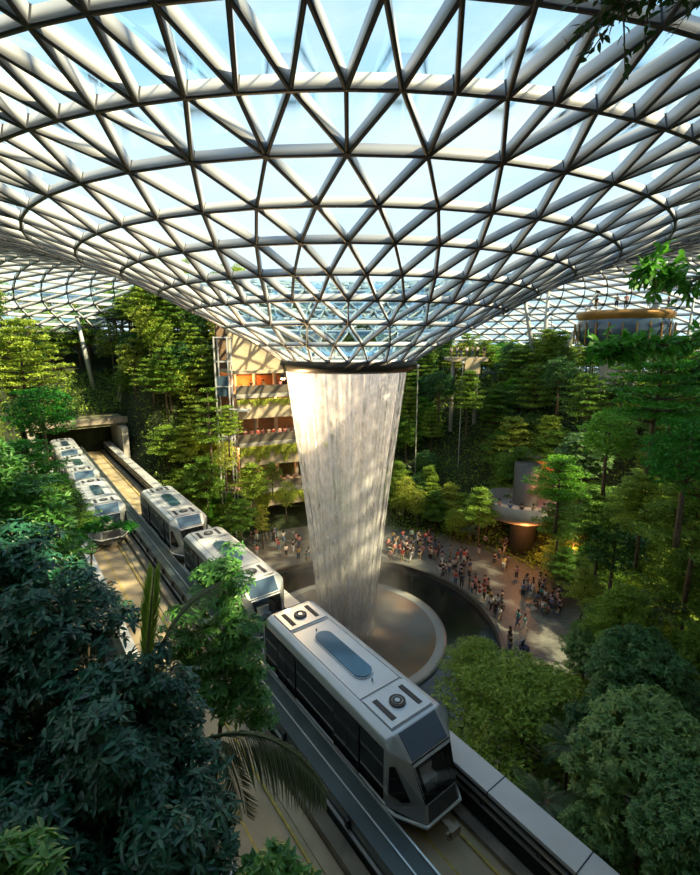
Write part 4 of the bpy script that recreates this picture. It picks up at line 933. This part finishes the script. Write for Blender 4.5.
# ------------------------------------------------------------------ people
SKIN = [mat('skin tone %s' % n, c, .6) for n, c in (('light', (.55, .34, .24)), ('medium', (.38, .22, .14)), ('dark', (.20, .11, .07)))]
HAIR = mat('black hair', (.02, .015, .012), .7)
CLOTH = {n: mat(n+' cloth', c, .85) for n, c in dict(white=(.75, .74, .72), red=(.55, .05, .05), pink=(.70, .25, .27), blue=(.06, .16, .42), navy=(.03, .04, .10), black=(.02, .02, .022),
         grey=(.25, .25, .26), yellow=(.62, .45, .10), teal=(.06, .38, .40), beige=(.48, .38, .27)).items()}
TROUS = [mat('dark trousers', (.03, .03, .035), .9), mat('denim trousers', (.07, .11, .19), .9), mat('khaki trousers', (.28, .22, .14), .9), mat('white shorts', (.6, .6, .58), .9)]
def skin(name, J, Ed, root, sub=1):
    me = bpy.data.meshes.new(name); me.from_pydata([j[:3] for j in J], Ed, []); o = bpy.data.objects.new(name, me); col.objects.link(o)
    md = o.modifiers.new('s', 'SKIN'); md.use_smooth_shade = True
    if not me.skin_vertices: me.attributes
    bm = bmesh.new(); bm.from_mesh(me); lay = bm.verts.layers.skin.verify()
    bm.verts.ensure_lookup_table()
    for i, v in enumerate(bm.verts): v[lay].radius = (J[i][3], J[i][4] if len(J[i]) > 4 else J[i][3]); v[lay].use_root = (i == root)
    bm.to_mesh(me); bm.free(); sb = o.modifiers.new('d', 'SUBSURF'); sb.levels = sub; sb.render_levels = sub
    dg = bpy.context.evaluated_depsgraph_get(); r = bpy.data.meshes.new_from_object(o.evaluated_get(dg)); r.name = name
    bpy.data.objects.remove(o); r.polygons.foreach_set('use_smooth', [True]*len(r.polygons)); return r
def person_meshes(la, ra, ll, rl, zoff=0):
    """la, ra: elbow and hand; ll, rl: knee, ankle, toe. x to the side, +y forward"""
    h = zoff
    J = [(0, 0, .93+h, .13, .10), (0, 0, 1.15+h, .125, .09), (0, 0, 1.36+h, .15, .09), (0, .0, 1.46+h, .05), (0, .02, 1.58+h, .085, .10), (0, .01, 1.67+h, .075, .085),
         (-.19, 0, 1.37+h, .055), (*la[0], .042), (*la[1], .034), (.19, 0, 1.37+h, .055), (*ra[0], .042), (*ra[1], .034),
         (-.09, 0, .88+h, .085), (*ll[0], .06), (*ll[1], .042), (*ll[2], .035), (.09, 0, .88+h, .085), (*rl[0], .06), (*rl[1], .042), (*rl[2], .035)]
    Ed = [(0, 1), (1, 2), (2, 3), (3, 4), (4, 5), (2, 6), (6, 7), (7, 8), (2, 9), (9, 10), (10, 11), (0, 12), (12, 13), (13, 14), (14, 15), (0, 16), (16, 17), (17, 18), (18, 19)]
    body = skin('person', J, Ed, 0)
    g_ = .018
    T = [(0, 0, .92+h, .16, .13), (0, 0, 1.15+h, .15, .115), (0, 0, 1.37+h, .17, .11), (-.20, 0, 1.37+h, .075), (*[(a*.55+b*.45) for a, b in zip(la[0], (-.19, 0, 1.37+h))], .066), (.20, 0, 1.37+h, .075), (*[(a*.55+b*.45) for a, b in zip(ra[0], (.19, 0, 1.37+h))], .066)]
    shirt = skin('shirt', T, [(0, 1), (1, 2), (2, 3), (3, 4), (2, 5), (5, 6)], 0)
    H = [(0, 0, .94+h, .155, .125), (-.09, 0, .86+h, .105), (*ll[0], .08), (*[(a*.7+b*.3) for a, b in zip(ll[1], ll[0])], .062), (.09, 0, .86+h, .105), (*rl[0], .08), (*[(a*.7+b*.3) for a, b in zip(rl[1], rl[0])], .062)]
    tro = skin('trousers', H, [(0, 1), (1, 2), (2, 3), (0, 4), (4, 5), (5, 6)], 0)
    mb = MB(); n = 12
    mb.lathe([(.01, .13), (.07, .115), (.105, .05), (.11, -.02), (.095, -.08)], (0, -.005, 1.64+h), n); hair = mb.mesh('hair', HAIR, True)
    return body, shirt, tro, hair
POSES = [person_meshes(((-.23, -.02, 1.12), (-.22, .05, .88)), ((.23, -.02, 1.12), (.22, .05, .88)), ((-.10, .03, .48), (-.10, -.02, .09), (-.11, .12, .03)), ((.11, .03, .48), (.12, -.02, .09), (.13, .12, .03))),
         person_meshes(((-.24, -.10, 1.14), (-.22, -.02, .92)), ((.24, .08, 1.13), (.2, .24, .98)), ((-.09, .20, .52), (-.09, .26, .10), (-.09, .40, .05)), ((.09, .02, .48), (.09, -.26, .14), (.09, -.14, .05))),
         person_meshes(((-.25, .10, 1.18), (-.08, .26, 1.38)), ((.25, .10, 1.18), (.08, .26, 1.40)), ((-.10, .03, .48), (-.11, -.02, .09), (-.12, .12, .03)), ((.11, .03, .48), (.12, -.02, .09), (.13, .12, .03))),
         person_meshes(((-.23, .06, .72), (-.12, .28, .60)), ((.23, .06, .72), (.12, .28, .60)), ((-.13, .42, .46), (-.13, .44, .08), (-.13, .56, .04)), ((.13, .42, .46), (.13, .44, .08), (.13, .56, .04)), -.42)]
def add_person(x, y, z, pose, rz, shirt, place, group, sc=1., what=None):
    mb_, ms_, mt_, mh_ = POSES[pose]
    e_ = empty('person', (x, y, z), rz); e_.scale = (sc,)*3
    sk = random.choice(SKIN)
    for nm, me, m in (('body', mb_, sk), ('shirt', ms_, CLOTH[shirt]), ('trousers', mt_, random.choice(TROUS)), ('hair', mh_, HAIR)):
        if not me.materials: me.materials.append(m)
        o = link(nm, me, e_); o.material_slots[0].link = 'OBJECT'; o.material_slots[0].material = m
    w_ = {0: 'standing', 1: 'walking', 2: 'with raised arms', 3: 'sitting'}[pose] if what is None else what
    tag(e_, 'person in a %s top %s %s' % (shirt, w_, place), 'person', 'people in %s tops %s %s' % (shirt, w_, place)); return e_
SH = list(CLOTH)
occupied = []
def crowd(n, x0, x1, y0, y1, place, wts=None, poses=(0, 0, 0, 1, 2), z=GZ, tries=600, face=None):
    k = 0
    while k < n and tries:
        tries -= 1; px, py = random.uniform(x0, x1), random.uniform(y0, y1); p = atz(px, py, z); x, y = p[0], p[1]; r = math.hypot(x-AX, y-AY)
        if z == GZ and (r < 13.7 or r > 27): continue
        if any((x-a)**2+(y-b)**2 < .3 for a, b in occupied): continue
        occupied.append((x, y)); a = math.atan2(AX-x, -(AX-x) if 0 else (y-AY)) if face is None else face
        rz = math.atan2(-(AX-x), AY-y)+random.uniform(-.8, .8)
        ps = random.choice(poses); add_person(x, y, z, ps, rz, random.choices(SH, wts)[0] if wts else random.choice(SH), place, None, random.uniform(.9, 1.05)); k += 1
W1 = [3, 2.5, 3, .8, .8, 1, 1, .4, .3, 1]
crowd(46, 386, 440, 541, 562, "on the far pool rim", W1)
crowd(24, 440, 470, 558, 590, 'in the queue along the pool rim', [3, 1, 1.5, 1, 2, 2, 1, .3, .2, 1])
crowd(10, 470, 488, 588, 602, "in the reddish cluster on the rim", [.6, 3, 5, .1, .3, .3, 0, 0, 0, .5], (0, 2))
crowd(8, 486, 502, 604, 622, 'beside the pool rim below the reddish cluster', [5, 0, .5, .5, 0, 2, 1, 1, 0, 1], (0, 1))
crowd(3, 503, 510, 645, 665, 'at the near end of the pool rim', [1, 1, 0, 0, 0, 3, 0, 0, 0, 1], (0,))
crowd(2, 515, 526, 625, 636, 'crossing the middle of the plaza', [0, 0, 0, 2, 0, 0, 0, 0, 2, 0], (1,))
crowd(16, 522, 545, 585, 604, "in the group under the plaza trees", [3, .5, 1, 3, 2, 1, 1, .2, 1, 1], (0, 3, 3))
crowd(16, 535, 560, 598, 618, "in the near group under the plaza trees", [3, .5, 1, 3, 2, 1, 1, .2, 1, 1], (0, 3, 3))
crowd(5, 490, 520, 560, 580, 'on the plaza before the orange lit entrance', None, (0, 1))
crowd(6, 478, 512, 545, 557, 'in the orange light under the round balcony', None, (0, 1))
crowd(14, 250, 302, 538, 560, 'on the plaza left of the waterfall', W1, (0, 1, 1))
crowd(3, 294, 312, 558, 570, 'by the pool rim behind the waterfall edge', [1, 0, 0, 0, 0, 0, 0, 4, 2, 0], (0,))
for k, (a, r) in enumerate(((3.3, 3.5), (3.7, 3.6), (4.05, 3.5), (4.4, 3.6), (4.75, 3.5), (5.1, 3.6))):
    add_person(bx_+r*math.cos(a), by_+r*math.sin(a), GZ+6.3, (0, 2, 0, 0, 2, 0)[k], a-PI/2, ('white', 'pink', 'blue', 'black', 'beige', 'grey')[k], 'at the parapet of the round balcony', None)
for k in range(7): add_person(17.2-2.4+k*.78+random.uniform(-.1, .1), 68.5+random.uniform(0, .5), -9+7.2, (0, 2, 0)[k % 3], PI+random.uniform(-.5, .5), ('white', 'white', 'black', 'white', 'beige', 'white', 'navy')[k], 'on the viewing deck', None)
for k, a in enumerate((3.5, 4.0, 4.2, 4.7, 5.3)): add_person(35+4.9*math.cos(a), 61+4.9*math.sin(a), -5.2+9.42, 0, a-PI/2, ('black', 'beige', 'pink', 'navy', 'grey')[k], 'on top of the pavilion', None)
for zf, nn_, nm in ((-12.6, 13, "on the building's middle terrace"), (-19.2, 9, "on the building's lowest terrace"), (-6.2, 5, "on the building's upper terrace")):
    for k in range(nn_):
        a = math.radians(101+21*(k+random.random()*.6)/nn_); add_person(AX+26.5*math.cos(a), AY+26.5*math.sin(a), zf, random.choice((0, 0, 2)), a+PI/2, random.choices(SH, W1)[0], nm, None)
p = Vector(trk(-4.28-4.55, 1.25, 0)); add_person(p.x, p.y, DECK+.02+.93, 0, PI+TH, 'red', 'behind the windscreen of the leading train car', None)
# pushchair on the plaza
x, y, z = atz(524, 655, GZ); pc = empty('pushchair', (x, y, GZ), .6); tag(pc, 'dark pushchair standing alone on the grey plaza', 'pushchair')
mb = MB(); mb.box((0, 0, .62), (.5, .6, .35)); mb.box((0, .28, .9), (.5, .12, .45)); mb.build('seat', CLOTH['navy'], pc)
mb = MB(); mb.lathe([(.01, .32), (.2, .26), (.34, 0)], (0, .15, .98), 12, 0, 0, PI); mb.build('hood', CLOTH['grey'], pc)
mb = MB(); mb.tube([(-.25, -.3, .15), (-.25, .5, 1.05), (.25, .5, 1.05), (.25, -.3, .15)], .02, 6); mb.tube([(-.25, .35, .15), (-.25, -.2, .6)], .02, 6); mb.tube([(.25, .35, .15), (.25, -.2, .6)], .02, 6); mb.build('frame', GREYSTEEL, pc)
for sx in (-.27, .27):
    for yy in (-.3, .35): mb = MB(); mb.tube([(sx-.03, yy, .14), (sx+.03, yy, .14)], .14, 14); mb.build('wheel', RUBBER, pc)
#SECTION3
S.view_settings.view_transform = 'Standard'; S.view_settings.look = 'None'; S.view_settings.gamma = 1; S.view_settings.exposure = 0.98
S.view_settings.use_curve_mapping = False
S.cycles.use_denoising = True; S.cycles.max_bounces = 8; S.cycles.transparent_max_bounces = 16; S.cycles.diffuse_bounces = 3; S.cycles.glossy_bounces = 4
S.cycles.volume_bounces = 0; S.cycles.sample_clamp_indirect = 6
